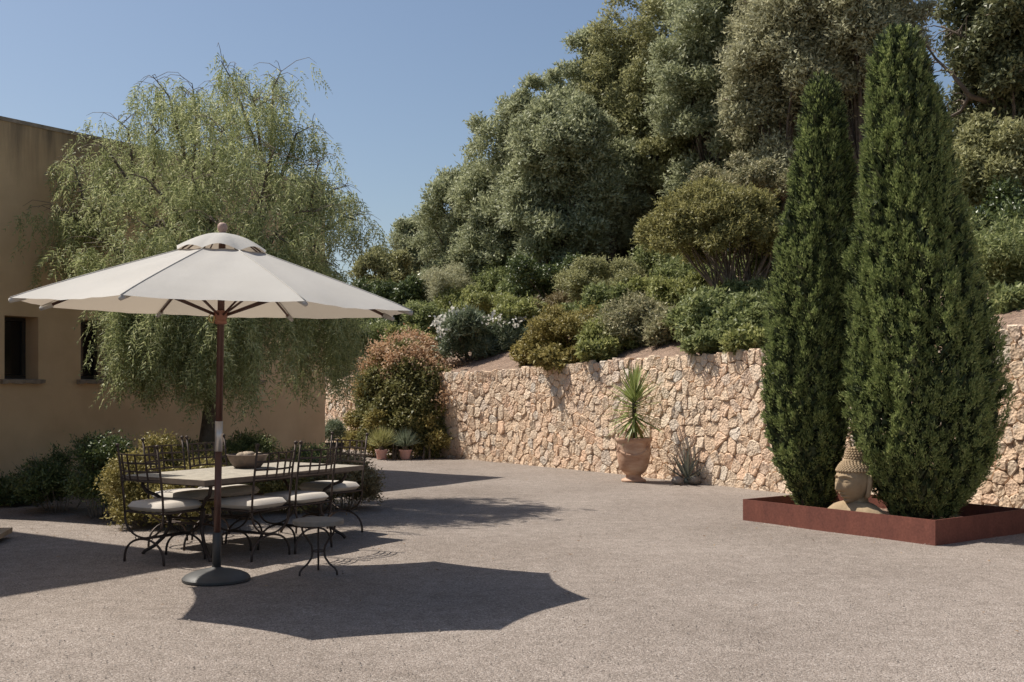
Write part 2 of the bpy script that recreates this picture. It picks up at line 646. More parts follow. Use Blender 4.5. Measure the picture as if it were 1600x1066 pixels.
# ------------------------------------------------------------------ ochre house
def mat_stucco():
    m, nt, b, out = new_mat('ochre_stucco')
    p = pos(nt)
    n1 = noise(nt, p, 1.4, 6, 0.6)
    c = ramp(nt, n1.outputs['Fac'], [(0.3, (0.585, 0.405, 0.235)), (0.7, (0.72, 0.52, 0.31))])
    # rain streaks below the parapet
    mp = N(nt, 'ShaderNodeMapping'); mp.inputs['Scale'].default_value = (2.6, 2.6, 0.22)
    L(nt, p, mp.inputs['Vector'])
    n2 = noise(nt, mp.outputs[0], 2.2, 5, 0.65)
    sx = N(nt, 'ShaderNodeSeparateXYZ'); L(nt, p, sx.inputs[0])
    mr = N(nt, 'ShaderNodeMapRange'); mr.inputs['From Min'].default_value = 3.6; mr.inputs['From Max'].default_value = 4.9
    L(nt, sx.outputs['Z'], mr.inputs['Value'])
    mu = N(nt, 'ShaderNodeMath', operation='MULTIPLY'); L(nt, mr.outputs[0], mu.inputs[0]); L(nt, n2.outputs['Fac'], mu.inputs[1])
    st = ramp(nt, mu.outputs[0], [(0.2, (0, 0, 0)), (0.62, (0.85, 0.85, 0.85))])
    col = mixc(nt, st.outputs['Color'], c.outputs['Color'], (0.12, 0.095, 0.07))
    L(nt, col, b.inputs['Base Color'])
    b.inputs['Roughness'].default_value = 0.9
    b.inputs['Specular IOR Level'].default_value = 0.2
    n3 = noise(nt, p, 70, 4)
    bump(nt, b, n3.outputs['Fac'], 0.35, 0.006)
    return m
M['stucco'] = mat_stucco()
M['dark_pane'] = plain_mat('dark_window_glass', (0.012, 0.011, 0.010), 0.12, 0.2, 3, bstr=0)
M['shutter'] = plain_mat('dark_window_frame', (0.035, 0.03, 0.026), 0.5, 0.2, 6)
M['sill'] = plain_mat('sill_stone', (0.30, 0.24, 0.18), 0.85, 0.35, 12, bstr=0.5, bdist=0.01)

B0 = np.array([-6.55, 14.32]); BDIR = unit(np.array([0.563, 0.826])); BNRM = np.array([BDIR[1], -BDIR[0]])
BH = 4.88
def b_t(px):
    """distance along the house front where the photograph column px meets it"""
    k = (px - 800) / F
    # B0x + t dx = k (B0y + t dy)
    return (k * B0[1] - B0[0]) / (BDIR[0] - k * BDIR[1])
T_END = b_t(508)

def build_house():
    rz = math.atan2(BDIR[1], BDIR[0])
    root = empty('house', (B0[0], B0[1], 0), rz)          # local x along the front, local -y out of it
    tag(root, 'flat roofed ochre rendered house with small dark windows in its shaded wall', 'house')
    wins = []
    for a, b in ((7, 60), (126, 172), (369, 406)):
        wins.append((b_t(a), b_t(b), 1.56, 2.38))
    t0, th = -1.49, 0.36
    # front wall with real openings
    xs = sorted([t0, T_END] + [w[0] for w in wins] + [w[1] for w in wins])
    zs = [-0.2, 1.56, 2.38, BH]
    mb = MB()
    def quad(a, b, c, d): mb.add([a, b, c, d], [(0, 1, 2, 3)])
    for i in range(len(xs) - 1):
        for j in range(3):
            is_open = j == 1 and any(abs(xs[i] - w[0]) < 1e-6 for w in wins)
            x0, x1, z0, z1 = xs[i], xs[i + 1], zs[j], zs[j + 1]
            if not is_open:
                quad((x0, 0, z0), (x1, 0, z0), (x1, 0, z1), (x0, 0, z1))
                quad((x1, th, z0), (x0, th, z0), (x0, th, z1), (x1, th, z1))
            else:
                quad((x0, 0, z0), (x0, th, z0), (x1, th, z0), (x1, 0, z0))
                quad((x0, 0, z1), (x1, 0, z1), (x1, th, z1), (x0, th, z1))
                quad((x0, 0, z0), (x0, 0, z1), (x0, th, z1), (x0, th, z0))
                quad((x1, 0, z0), (x1, th, z0), (x1, th, z1), (x1, 0, z1))
    # end walls, back and parapet top
    dp = 8.0
    quad((T_END, 0, -0.2), (T_END, dp, -0.2), (T_END, dp, BH), (T_END, 0, BH))
    quad((t0, dp, -0.2), (t0, 0, -0.2), (t0, 0, BH), (t0, dp, BH))
    quad((T_END, dp, -0.2), (t0, dp, -0.2), (t0, dp, BH), (T_END, dp, BH))
    mb.build('wall', M['stucco'], root, smooth=False)
    mb = MB()
    mb.box(((t0 + T_END) / 2, dp / 2, BH + 0.02), (T_END - t0 + 0.03, dp + 0.03, 0.05))
    mb.build('roof', M['sill'], root, smooth=False)
    for (a, b, z0, z1) in wins:
        mb = MB()
        fw = 0.05
        y = th - 0.05
        mb.box(((a + b) / 2, y, z0 + fw / 2 + 0.003), (b - a - 0.006, 0.05, fw))
        mb.box(((a + b) / 2, y, z1 - fw / 2 - 0.003), (b - a - 0.006, 0.05, fw))
        mb.box((a + fw / 2 + 0.003, y, (z0 + z1) / 2), (fw, 0.05, z1 - z0 - 2 * fw - 0.012))
        mb.box((b - fw / 2 - 0.003, y, (z0 + z1) / 2), (fw, 0.05, z1 - z0 - 2 * fw - 0.012))
        w = mb.build('window', M['shutter'], root, smooth=False)
        mb = MB(); mb.box(((a + b) / 2, y + 0.012, (z0 + z1) / 2), (b - a - 2 * fw - 0.01, 0.012, z1 - z0 - 2 * fw - 0.016))
        mb.build('pane', M['dark_pane'], w, smooth=False)
        mb = MB()
        n = 9
        vs, fs = [], []
        for i in range(n + 1):
            x = a - 0.06 + (b - a + 0.12) * i / n
            w1 = 0.075 + 0.012 * math.sin(i * 2.1); w2 = 0.055 + 0.008 * math.cos(i * 1.7)
            vs += [(x, -w1, z0 - 0.004), (x, 0.10, z0 + 0.006), (x, 0.10, z0 - w2), (x, -w1 + 0.008, z0 - w2)]
        for i in range(n):
            for k in range(4):
                p, q = i * 4 + k, i * 4 + (k + 1) % 4
                fs.append((p, q, q + 4, p + 4))
        fs += [(3, 2, 1, 0), (n * 4, n * 4 + 1, n * 4 + 2, n * 4 + 3)]
        mb.add(vs, fs)
        mb.build('sill', M['sill'], w, smooth=False)
    # taller wing that steps forward just outside the picture and throws the long shadow across the court
    c = np.array([-6.33, 11.09]) - B0
    wx, wy = float(c @ BDIR), float(c @ BNRM)            # wy metres in front of the main face
    ln, hh = 10.0, 6.27
    mb = MB()
    mb.box((wx - ln / 2, -wy + 4.6, hh / 2 - 0.1), (ln, 9.2, hh + 0.2))
    mb.build('side_wing', M['stucco'], root, smooth=False)
build_house()

# ------------------------------------------------------------------ shared plant materials
M['olive'] = leaf_mat('olive_leaf', (0.2085, 0.227, 0.1214), (0.3717, 0.3945, 0.226), (0.5622, 0.5773, 0.3768), 0.4, 0.5, 0.25)
M['olive2'] = leaf_mat('olive_leaf_yellowish', (0.1962, 0.1949, 0.0864), (0.3532, 0.3475, 0.162), (0.5181, 0.5085, 0.2791), 0.4, 0.5, 0.22)
M['olive_grey'] = leaf_mat('olive_leaf_grey', (0.2819, 0.2737, 0.166), (0.444, 0.4322, 0.2709), (0.6148, 0.5942, 0.3895), 0.35, 0.55, 0.15)
M['holm'] = leaf_mat('holm_oak_leaf', (0.0714, 0.0821, 0.0397), (0.1464, 0.1607, 0.076), (0.2678, 0.2678, 0.1323), 0.2, 0.45, 0.3)
M['green'] = leaf_mat('shrub_leaf_green', (0.1232, 0.1485, 0.0582), (0.2451, 0.2818, 0.1092), (0.406, 0.4263, 0.1893), 0.4, 0.5, 0.28)
M['bright'] = leaf_mat('shrub_leaf_fresh', (0.162, 0.1814, 0.0588), (0.3046, 0.324, 0.112), (0.4795, 0.4795, 0.2029), 0.4, 0.5, 0.28)
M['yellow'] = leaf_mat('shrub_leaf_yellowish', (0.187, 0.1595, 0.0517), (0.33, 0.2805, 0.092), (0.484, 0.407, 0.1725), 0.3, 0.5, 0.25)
M['brownish'] = leaf_mat('shrub_leaf_brownish', (0.1581, 0.121, 0.058), (0.2634, 0.212, 0.1062), (0.358, 0.2928, 0.1642), 0.2, 0.5, 0.3)
M['pale'] = leaf_mat('shrub_leaf_pale', (0.1973, 0.1974, 0.1015), (0.3408, 0.326, 0.1884), (0.5561, 0.4976, 0.3113), 0.35, 0.5, 0.25)
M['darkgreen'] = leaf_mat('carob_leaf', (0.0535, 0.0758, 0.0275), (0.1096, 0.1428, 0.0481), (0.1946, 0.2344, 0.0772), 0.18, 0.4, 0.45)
M['oleander'] = leaf_mat('oleander_leaf', (0.09, 0.12, 0.066), (0.174, 0.21, 0.12), (0.324, 0.36, 0.24), 0.25, 0.45, 0.35)
M['pepper'] = leaf_mat('pepper_tree_leaf', (0.2261, 0.2609, 0.112), (0.4018, 0.4349, 0.2029), (0.6363, 0.6325, 0.3671), 0.45, 0.5, 0.28)
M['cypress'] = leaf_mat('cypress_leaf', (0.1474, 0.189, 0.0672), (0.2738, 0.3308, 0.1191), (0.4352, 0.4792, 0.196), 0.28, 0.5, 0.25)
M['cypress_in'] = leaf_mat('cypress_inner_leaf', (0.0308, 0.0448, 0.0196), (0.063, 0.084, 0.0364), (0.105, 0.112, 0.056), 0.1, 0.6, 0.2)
M['orange'] = leaf_mat('creeper_bract', (0.46, 0.28, 0.16), (0.58, 0.40, 0.25), (0.64, 0.50, 0.36), 0.35, 0.6, 0.2)
M['white_petal'] = leaf_mat('white_petal', (0.62, 0.60, 0.53), (0.75, 0.73, 0.66), (0.8, 0.78, 0.72), 0.3, 0.6, 0.2)
M['bark'] = plain_mat('bark', (0.135, 0.105, 0.078), 0.95, 0.4, 9, bstr=0.8, bdist=0.03, bscale=22)
M['twig'] = plain_mat('dry_twig', (0.23, 0.185, 0.145), 0.95, 0.3, 9, bstr=0)

def limb_tree(root, base, lobes, r0, mat=None, fork=0.35, n=5, name='trunk', sel=None):
    """a trunk that forks into limbs running to the leaf masses; points in root's local space"""
    mb = MB()
    base = Vector(base)
    cs = [Vector(c) for c, _ in lobes]
    cen = sum(cs, Vector()) / len(cs)
    fk = base.lerp(cen, fork)
    mb.tube([base + Vector((0, 0, -0.3)), base.lerp(fk, 0.4) + Vector((0.05 * r0, 0, 0)), fk], [r0 * 1.25, r0, r0 * 0.8], 8)
    for c in (cs if sel is None else cs[:sel]):
        m1 = fk.lerp(c, 0.45) + Vector((random.uniform(-0.15, 0.15), random.uniform(-0.15, 0.15), random.uniform(0.0, 0.25))) * (c - fk).length * 0.4
        mb.tube([fk, fk.lerp(m1, 0.5) + Vector((0, 0, 0.02)), m1, m1.lerp(c, 0.55), c], [r0 * 0.55, r0 * 0.42, r0 * 0.3, r0 * 0.2, r0 * 0.08], n, cap=False)
    return mb.build(name, mat or M['bark'], root)

# ------------------------------------------------------------------ trees and shrubs on the hill
def hill_tree(name, label, cat, px, py, D, rx, ry, mat, nl, leaf=(0.105, 0.052), sprigs=185, per=18, up=0.5, depth=None, group=None, trunk=0.11, twigs=0):
    """px,py: crown centre in the photograph; rx,ry crown half sizes there; D its distance"""
    c = at(px, py, D)
    rxm, rzm = rx * D / F, ry * D / F
    rym = depth or rxm
    gz = float(hill_z(c[0], c[1]))
    base = np.array([c[0], c[1], min(gz, c[2] - 0.3 * rzm)])
    root = empty(name, tuple(base))
    tag(root, label, cat, group)
    rm = min(rxm, rzm, rym)
    lobes = ell_lobes(c - base, (rxm * 0.88, rym * 0.88, rzm * 0.9), int(nl * 0.75), (0.30 * rm, 0.46 * rm), shell=0.3, low=-0.97)
    lobes += ell_lobes(c - base, (rxm * 1.04, rym * 1.02, rzm * 1.04), int(nl * 1.3), (0.14 * rm, 0.26 * rm), shell=0.70, low=-0.97)
    V = lobed_leaves(lobes, sprigs / (0.4 * rm) ** 2 * 0.62, per, leaf[0], leaf[1], up=up, spread=0.06 * rm ** 0.5)
    back = (V[:, 0, 1] - (c - base)[1]) > 0.25 * rym          # fewer leaves on the side turned to the hill
    V = V[~back | (rng.uniform(size=len(V)) < 0.35)]
    link('crown', quads_mesh('crown', V, M[mat]), root)
    limb_tree(root, (0, 0, 0), lobes, trunk, sel=14)
    if twigs:
        mb = MB()
        for k in range(twigs):
            lc, lr = lobes[k % len(lobes)]
            d = Vector(sphere_dirs(1)[0]); d.z = abs(d.z) * 0.5 - 0.1
            a = Vector(lc) + d * lr * 0.2
            b = Vector(lc) + d * lr * random.uniform(0.9, 1.35)
            mid = a.lerp(b, 0.5) + Vector(sphere_dirs(1)[0]) * 0.12
            mb.tube([a, mid, b], [0.014, 0.009, 0.004], 3, cap=False)
        tag(mb.build('dead_twigs', M['twig'], root), kind='stuff')
    return root

HG = 'wild olive trees on the slope'
hill_tree('olive_tree', 'small grey green olive tree at the low far end of the wood', 'tree', 664, 405, 37, 56, 68, 'olive', 22, group=HG)
hill_tree('olive_tree', 'low olive brown bushy tree beside the far end of the wood, near parasol tip', 'tree', 603, 445, 35, 50, 55, 'olive2', 16, group=HG)
hill_tree('olive_tree', 'slender olive tree with pale foliage stepping up from the low end of the wood', 'tree', 728, 375, 33, 78, 122, 'olive', 34, group=HG)
hill_tree('olive_tree', 'tall olive tree with feathery crown against the sky, above the white oleander', 'tree', 800, 310, 31, 92, 165, 'olive', 48, group=HG)
hill_tree('olive_tree', 'broad olive tree in the middle of the wood with a rounded lit front', 'tree', 878, 300, 28.5, 90, 165, 'olive', 44, group=HG)
hill_tree('olive_tree', 'high olive tree with a rounded top standing against the open sky', 'tree', 925, 160, 32, 74, 125, 'olive', 32, group=HG)
hill_tree('olive_tree', 'high yellowish olive tree at the top of the sky line', 'tree', 1010, 160, 31, 98, 180, 'olive2', 46, group=HG)
hill_tree('olive_tree', 'large olive tree rising out of frame above the umbrella shaped shrub', 'tree', 1115, 140, 28, 98, 200, 'olive', 50, group=HG)
hill_tree('olive_tree', 'greyish olive tree full of dry twigs between the two cypress tops', 'tree', 1225, 125, 26, 112, 200, 'olive_grey', 48, twigs=300, group=HG)
hill_tree('olive_tree', 'olive tree with dry brown twigs directly behind the tall cypress top', 'tree', 1345, 30, 25, 110, 140, 'olive_grey', 30, twigs=260, group=HG)
hill_tree('holm_oak', 'dark holm oak with bare crooked limbs in the upper corner', 'tree', 1585, 60, 21, 110, 125, 'holm', 30, leaf=(0.10, 0.06), up=0.1, trunk=0.13, twigs=60)
hill_tree('holm_oak', 'dark oak foliage at the picture edge above the yellow green tree', 'tree', 1590, 190, 21.5, 92, 120, 'holm', 26, leaf=(0.10, 0.06), up=0.1)
hill_tree('holm_oak', 'dark oak foliage hanging low behind the tall cypress, with sky gaps', 'tree', 1512, 255, 23, 92, 78, 'holm', 22, leaf=(0.11, 0.06), up=0.1)
hill_tree('holm_oak', 'dark evergreen filling the shaded hollow of the wood', 'tree', 1010, 345, 34, 125, 140, 'holm', 36, leaf=(0.16, 0.09), up=0.2, sprigs=90)
hill_tree('holm_oak', 'shadowy evergreen low in the wood behind the rounded shrub', 'tree', 890, 425, 32, 120, 80, 'holm', 26, leaf=(0.16, 0.09), up=0.2, sprigs=90)
hill_tree('holm_oak', 'dark evergreen behind the umbrella shaped shrub', 'tree', 1160, 300, 31, 115, 140, 'holm', 30, leaf=(0.16, 0.09), up=0.2, sprigs=90)
hill_tree('holm_oak', 'dark evergreen behind the small cypress', 'tree', 1290, 260, 28, 110, 150, 'holm', 28, leaf=(0.15, 0.085), up=0.2, sprigs=90)
hill_tree('holm_oak', 'dark evergreen deep in the wood behind the tall feathery olive', 'tree', 800, 400, 38, 110, 100, 'holm', 22, leaf=(0.21, 0.13), up=0.2, sprigs=46)
hill_tree('holm_oak', 'dark evergreen deep in the wood under the high yellowish olive', 'tree', 980, 270, 39, 120, 150, 'holm', 24, leaf=(0.21, 0.13), up=0.2, sprigs=46)
hill_tree('holm_oak', 'dark evergreen at the back of the wood under the dry twiggy olives', 'tree', 1200, 190, 37, 130, 200, 'holm', 28, leaf=(0.21, 0.13), up=0.2, sprigs=46)
hill_tree('holm_oak', 'dark evergreen hidden between the two cypresses', 'tree', 1380, 230, 32, 90, 170, 'holm', 22, leaf=(0.21, 0.13), up=0.2, sprigs=46)
hill_tree('olive_tree', 'olive foliage closing the gap between the tall feathery olive and the rounded high one', 'tree', 850, 205, 30, 62, 95, 'olive', 20, group=HG)
hill_tree('olive_tree', 'grey green olive low in the middle of the wood, beside the dark hollow', 'tree', 955, 300, 29.5, 62, 110, 'olive', 20, group=HG)
hill_tree('olive_tree', 'greenish olive filling the wood above the mushroom shaped shrub', 'tree', 1070, 235, 29, 66, 95, 'olive2', 20, group=HG)
hill_tree('olive_tree', 'small soft olive at the foot of the slender one', 'tree', 752, 425, 31.5, 58, 55, 'olive', 14, group=HG)
hill_tree('olive_tree', 'yellow green bushy tree beside the tall cypress', 'tree', 1560, 275, 19.5, 80, 85, 'olive2', 28, leaf=(0.085, 0.045), group=None)

def bare_limbs():
    """crooked bare limbs of the oak that cross the gap of sky beside the tall cypress"""
    oak = [o for o in bpy.data.objects if o.get('label', '').startswith('dark holm oak with bare')][0]
    b = np.array(oak.location)
    for pts, r0 in (([(1600, 150), (1560, 165), (1515, 150), (1490, 118), (1462, 92), (1440, 60)], 0.07), ([(1515, 150), (1500, 175), (1470, 190), (1448, 172)], 0.045), ([(1490, 118), (1505, 85), (1498, 50), (1515, 20)], 0.04),
                    ([(1560, 165), (1535, 110), (1540, 70), (1525, 30)], 0.05), ([(1600, 95), (1550, 80), (1510, 60), (1470, 40)], 0.05), ([(1600, 215), (1545, 200), (1500, 215), (1470, 240)], 0.05)):
        mb = MB()
        q = [Vector(at(x, y, 21.0 + 0.3 * math.sin(i * 2.0)) - b) for i, (x, y) in enumerate(pts)]
        mb.tube(q, [r0 * (1 - 0.8 * i / (len(q) - 1)) for i in range(len(q))], 6)
        for k in range(14):
            i = random.randrange(1, len(q))
            a = q[i - 1].lerp(q[i], random.random())
            d = Vector(sphere_dirs(1)[0]) * random.uniform(0.2, 0.55)
            mb.tube([a, a + d * 0.5 + Vector((0, 0, 0.05)), a + d], [0.014, 0.010, 0.004], 4, cap=False)
        mb.build('limb', M['bark'], oak)
bare_limbs()

def shrub(name, label, px, py, D, rx, ry, mat, nl=14, leaf=(0.070, 0.039), sprigs=118, per=15, up=0.45, flowers=0, group=None, rl=(0.30, 0.46), round_=False, depth=None, fmat='white_petal', fsize=0.07, stems=8):
    c = at(px, py, D)
    rxm, rzm = 1.42 * rx * D / F, 1.22 * ry * D / F
    rym = depth or rxm
    gz = float(hill_z(c[0], c[1]))
    base = np.array([c[0], c[1], min(gz, c[2])])
    root = empty(name, tuple(base))
    tag(root, label, 'shrub', group)
    rm = min(rxm, rzm, rym)
    lobes = ell_lobes(c - base, (rxm * 0.85, rym * 0.85, rzm * 0.85), int(nl * 1.35), (rl[0] * rm, rl[1] * rm), shell=0.35 if not round_ else 0.6, low=-0.9)
    V = lobed_leaves(lobes, sprigs / (0.4 * rm) ** 2 * 0.6, per, leaf[0], leaf[1], up=up, spread=0.045)
    link('foliage', quads_mesh('foliage', V, M[mat]), root)
    mb = MB()
    for lc, _ in lobes[:stems]:
        a = Vector((random.uniform(-0.1, 0.1), random.uniform(-0.1, 0.1), -0.1))
        b = Vector(lc)
        mb.tube([a, a.lerp(b, 0.5) + Vector((random.uniform(-0.1, 0.1), 0, 0.08)), b], [0.03, 0.02, 0.008], 5, cap=False)
    mb.build('stem', M['bark'], root)
    if flowers:
        P = []
        for k in range(flowers):
            lc, lr = lobes[random.randrange(len(lobes))]
            d = sphere_dirs(1)[0]; d[2] = abs(d[2]) + 0.2; d[1] = -abs(d[1]); d /= np.linalg.norm(d)
            q = (c - base) + d * np.array([rxm, rym, rzm]) * random.uniform(0.98, 1.08)
            P.append(q + rng.normal(size=(16, 3)) * fsize * 0.8)
        P = np.concatenate(P)
        V = leaves(P, sphere_dirs(len(P)), fsize, fsize * 0.8)
        link('blossom', quads_mesh('blossom', V, M[fmat]), root)
    return root

shrub('carob_bush', 'rounded dark green bush next to the parasol tip', 625, 478, 30, 36, 34, 'darkgreen', 16, leaf=(0.09, 0.05))
shrub('carob_bush', 'dark green bush below the parasol tip', 600, 522, 28.5, 32, 24, 'darkgreen', 10, leaf=(0.09, 0.05))
shrub('grey_shrub', 'grey brown dry shrub at the foot of the wood', 703, 458, 30, 44, 42, 'olive_grey', 16, leaf=(0.08, 0.02))
shrub('green_shrub', 'leafy green shrub below the dry grey one', 680, 512, 28, 52, 34, 'green', 16)
shrub('green_shrub', 'mid green shrub on the bank above the orange creeper', 640, 545, 26.5, 45, 26, 'bright', 12)
shrub('green_shrub', 'green shrub with upright shoots under the dark wood', 765, 488, 27, 58, 32, 'bright', 16)
shrub('green_shrub', 'dusky green shrub in the shade at the edge of the wood', 815, 462, 28.5, 50, 26, 'green', 12)
shrub('oleander', 'oleander with white flowers beside the orange creeper', 735, 532, 23.6, 46, 38, 'oleander', 14, leaf=(0.13, 0.026), up=0.8, flowers=11, fsize=0.075, rl=(0.34, 0.5))
shrub('oleander', 'oleander with one white flower cluster in the middle of the bank', 800, 535, 23.8, 44, 32, 'oleander', 12, leaf=(0.13, 0.026), up=0.8, flowers=3, fsize=0.075, rl=(0.34, 0.5))
shrub('brown_shrub', 'low brownish clipped shrub in the middle of the bank', 860, 488, 24.5, 48, 24, 'brownish', 14, leaf=(0.05, 0.024), round_=True)
shrub('yellow_shrub', 'yellow green spreading shrub over the wall top', 893, 528, 21.3, 66, 40, 'yellow', 20, leaf=(0.055, 0.028))
shrub('round_shrub', 'clipped rounded shrub in front of the dark wood', 958, 448, 23.5, 68, 30, 'olive2', 22, leaf=(0.055, 0.028), sprigs=130, round_=True, rl=(0.4, 0.55))
shrub('pale_shrub', 'pale shrub with creamy seed heads above the potted palm', 1005, 510, 20.0, 66, 38, 'pale', 20, leaf=(0.05, 0.03), flowers=10, fmat='pale', fsize=0.05)
shrub('green_shrub', 'glossy green shrub at the wall top left of the small cypress', 1125, 505, 18.0, 66, 50, 'green', 22, leaf=(0.075, 0.042))
shrub('green_shrub', 'light green shrub behind the dark leafed one', 1060, 470, 21.5, 50, 40, 'bright', 14)
shrub('green_shrub', 'green shrub under the umbrella shaped shrub', 1180, 470, 19.0, 44, 36, 'green', 12)
shrub('green_shrub', 'fresh green shrub behind the umbrella shaped one', 1165, 285, 25, 70, 40, 'pale', 16, leaf=(0.08, 0.04))
shrub('green_shrub', 'light green shrub on the wall top beside the tall cypress', 1585, 425, 15.5, 62, 78, 'green', 26, leaf=(0.07, 0.03))
shrub('green_shrub', 'dark leafy shrub behind the pepper tree', 545, 545, 27.5, 62, 48, 'green', 18, leaf=(0.09, 0.03))
shrub('green_shrub', 'dark green shrub over the far end of the stone wall', 560, 500, 31, 60, 45, 'darkgreen', 16, leaf=(0.09, 0.04))

BG = 'shrubs covering the bank above the wall'
for lab, a in (
    ('bright green shrub between the brownish clipped one and the oleanders', (828, 505, 24.2, 52, 36, 'bright')),
    ('green shrub in front of the clipped rounded one', (940, 492, 22.4, 62, 38, 'green')),
    ('bright shrub beside the clipped rounded one, below the mushroom shaped shrub', (1010, 468, 22.6, 56, 36, 'bright')),
    ('pale spreading shrub directly above the soil patch by the potted yucca', (1062, 515, 19.2, 52, 34, 'pale')),
    ('low yellowish shrub hanging to the wall top', (850, 548, 21.5, 40, 20, 'yellow')),
    ('green yellow shrub next to the pale one, at the wall top', (955, 530, 20.0, 46, 32, 'bright')),
    ('dark green shrub at the wall top touching the small cypress', (1165, 522, 17.0, 46, 30, 'green')),
    ('deep green shrub under the left rim of the mushroom shaped shrub', (1085, 440, 22.5, 54, 44, 'green')),
    ('green shrub on the far bank below the slender olive', (725, 495, 29, 50, 40, 'bright')),
    ('small green shrub on the far bank above the orange creeper', (672, 488, 30.5, 40, 36, 'green')),
    ('shaded shrub at the foot of the tall feathery olive', (785, 452, 30, 62, 40, 'green')),
    ('dark shrub at the foot of the broad olive', (860, 445, 27, 66, 44, 'darkgreen')),
    ('dark shrub in the hollow behind the mushroom shaped shrub', (1035, 425, 26, 60, 52, 'green')),
    ('green shrub filling the gap behind the small cypress', (1215, 420, 21, 60, 66, 'green')),
    ('green shrub low behind the small cypress', (1225, 505, 17.5, 44, 46, 'green')),
    ('dark shrub between the yellow green tree and the wall', (1560, 370, 18.5, 74, 62, 'darkgreen')),
    ('green shrub on the wall top at the picture edge', (1600, 490, 13.6, 52, 34, 'green')),
    ('low golden shrub trailing over the wall top near the brownish clipped one', (882, 560, 20.2, 40, 12, 'yellow')),
    ('low fresh green shrub trailing over the wall top above the yucca', (938, 552, 19.5, 34, 14, 'bright')),
    ('low green shrub trailing over the wall top, just before the small cypress', (1108, 540, 17.2, 44, 15, 'green')),
    ('small green shrub on the wall edge touching the small cypress', (1172, 536, 16.4, 28, 15, 'bright')),
    ('green shrub behind the tall cypress', (1430, 420, 18.5, 110, 90, 'green')),
):
    shrub('green_shrub', lab, *a, nl=16, leaf=(0.072, 0.044), sprigs=105, per=14, group=BG)

def umbrella_shrub():
    D = 20.0
    base = at(1150, 470, D); base[2] = float(hill_z(base[0], base[1]))
    root = empty('umbrella_shrub', tuple(base))
    tag(root, 'large mushroom shaped clipped shrub on bare slanting stems beside the small cypress', 'shrub')
    c = at(1118, 388, D)
    rad = np.array([118 * D / F, 1.15, 98 * D / F])
    # dome of fine twigs, open underneath
    lobes = []
    for k in range(150):
        d = sphere_dirs(1)[0]
        d[2] = abs(d[2]) * 0.95 - 0.12
        d /= np.linalg.norm(d)
        q = c + d * rad * rng.uniform(0.76, 0.92)
        lobes.append((q - base, rng.uniform(0.19, 0.28)))
    V = lobed_leaves(lobes, 720, 15, 0.062, 0.030, up=0.5, spread=0.03)
    link('foliage', quads_mesh('foliage', V, leaf_mat('dome_shrub_leaf', (0.17, 0.165, 0.06), (0.31, 0.29, 0.11), (0.46, 0.42, 0.19), 0.4, 0.5, 0.22)), root)
    for k in range(7):
        mb = MB()
        a = Vector((random.uniform(-0.25, 0.35), random.uniform(-0.15, 0.15), -0.15))
        ends = [lobes[random.randrange(len(lobes))][0] for _ in range(7)]
        tgt = Vector(np.mean(ends, axis=0)) * 0.0 + Vector((-0.75 + 0.28 * k, random.uniform(-0.3, 0.3), (c[2] - base[2]) * 0.95))
        fk = a.lerp(tgt, 0.5)
        mb.tube([a, a.lerp(fk, 0.5) + Vector((0.02, 0, 0.03)), fk], [0.05, 0.04, 0.035], 6)
        for q in range(8):
            e = tgt + Vector((random.uniform(-0.5, 0.5), random.uniform(-0.5, 0.5), random.uniform(0.1, 0.6)))
            mb.tube([fk, fk.lerp(e, 0.5) + Vector((random.uniform(-0.06, 0.06), 0, -0.03)), e], [0.026, 0.017, 0.006], 4, cap=False)
        mb.build('stem', M['twig'], root)
umbrella_shrub()

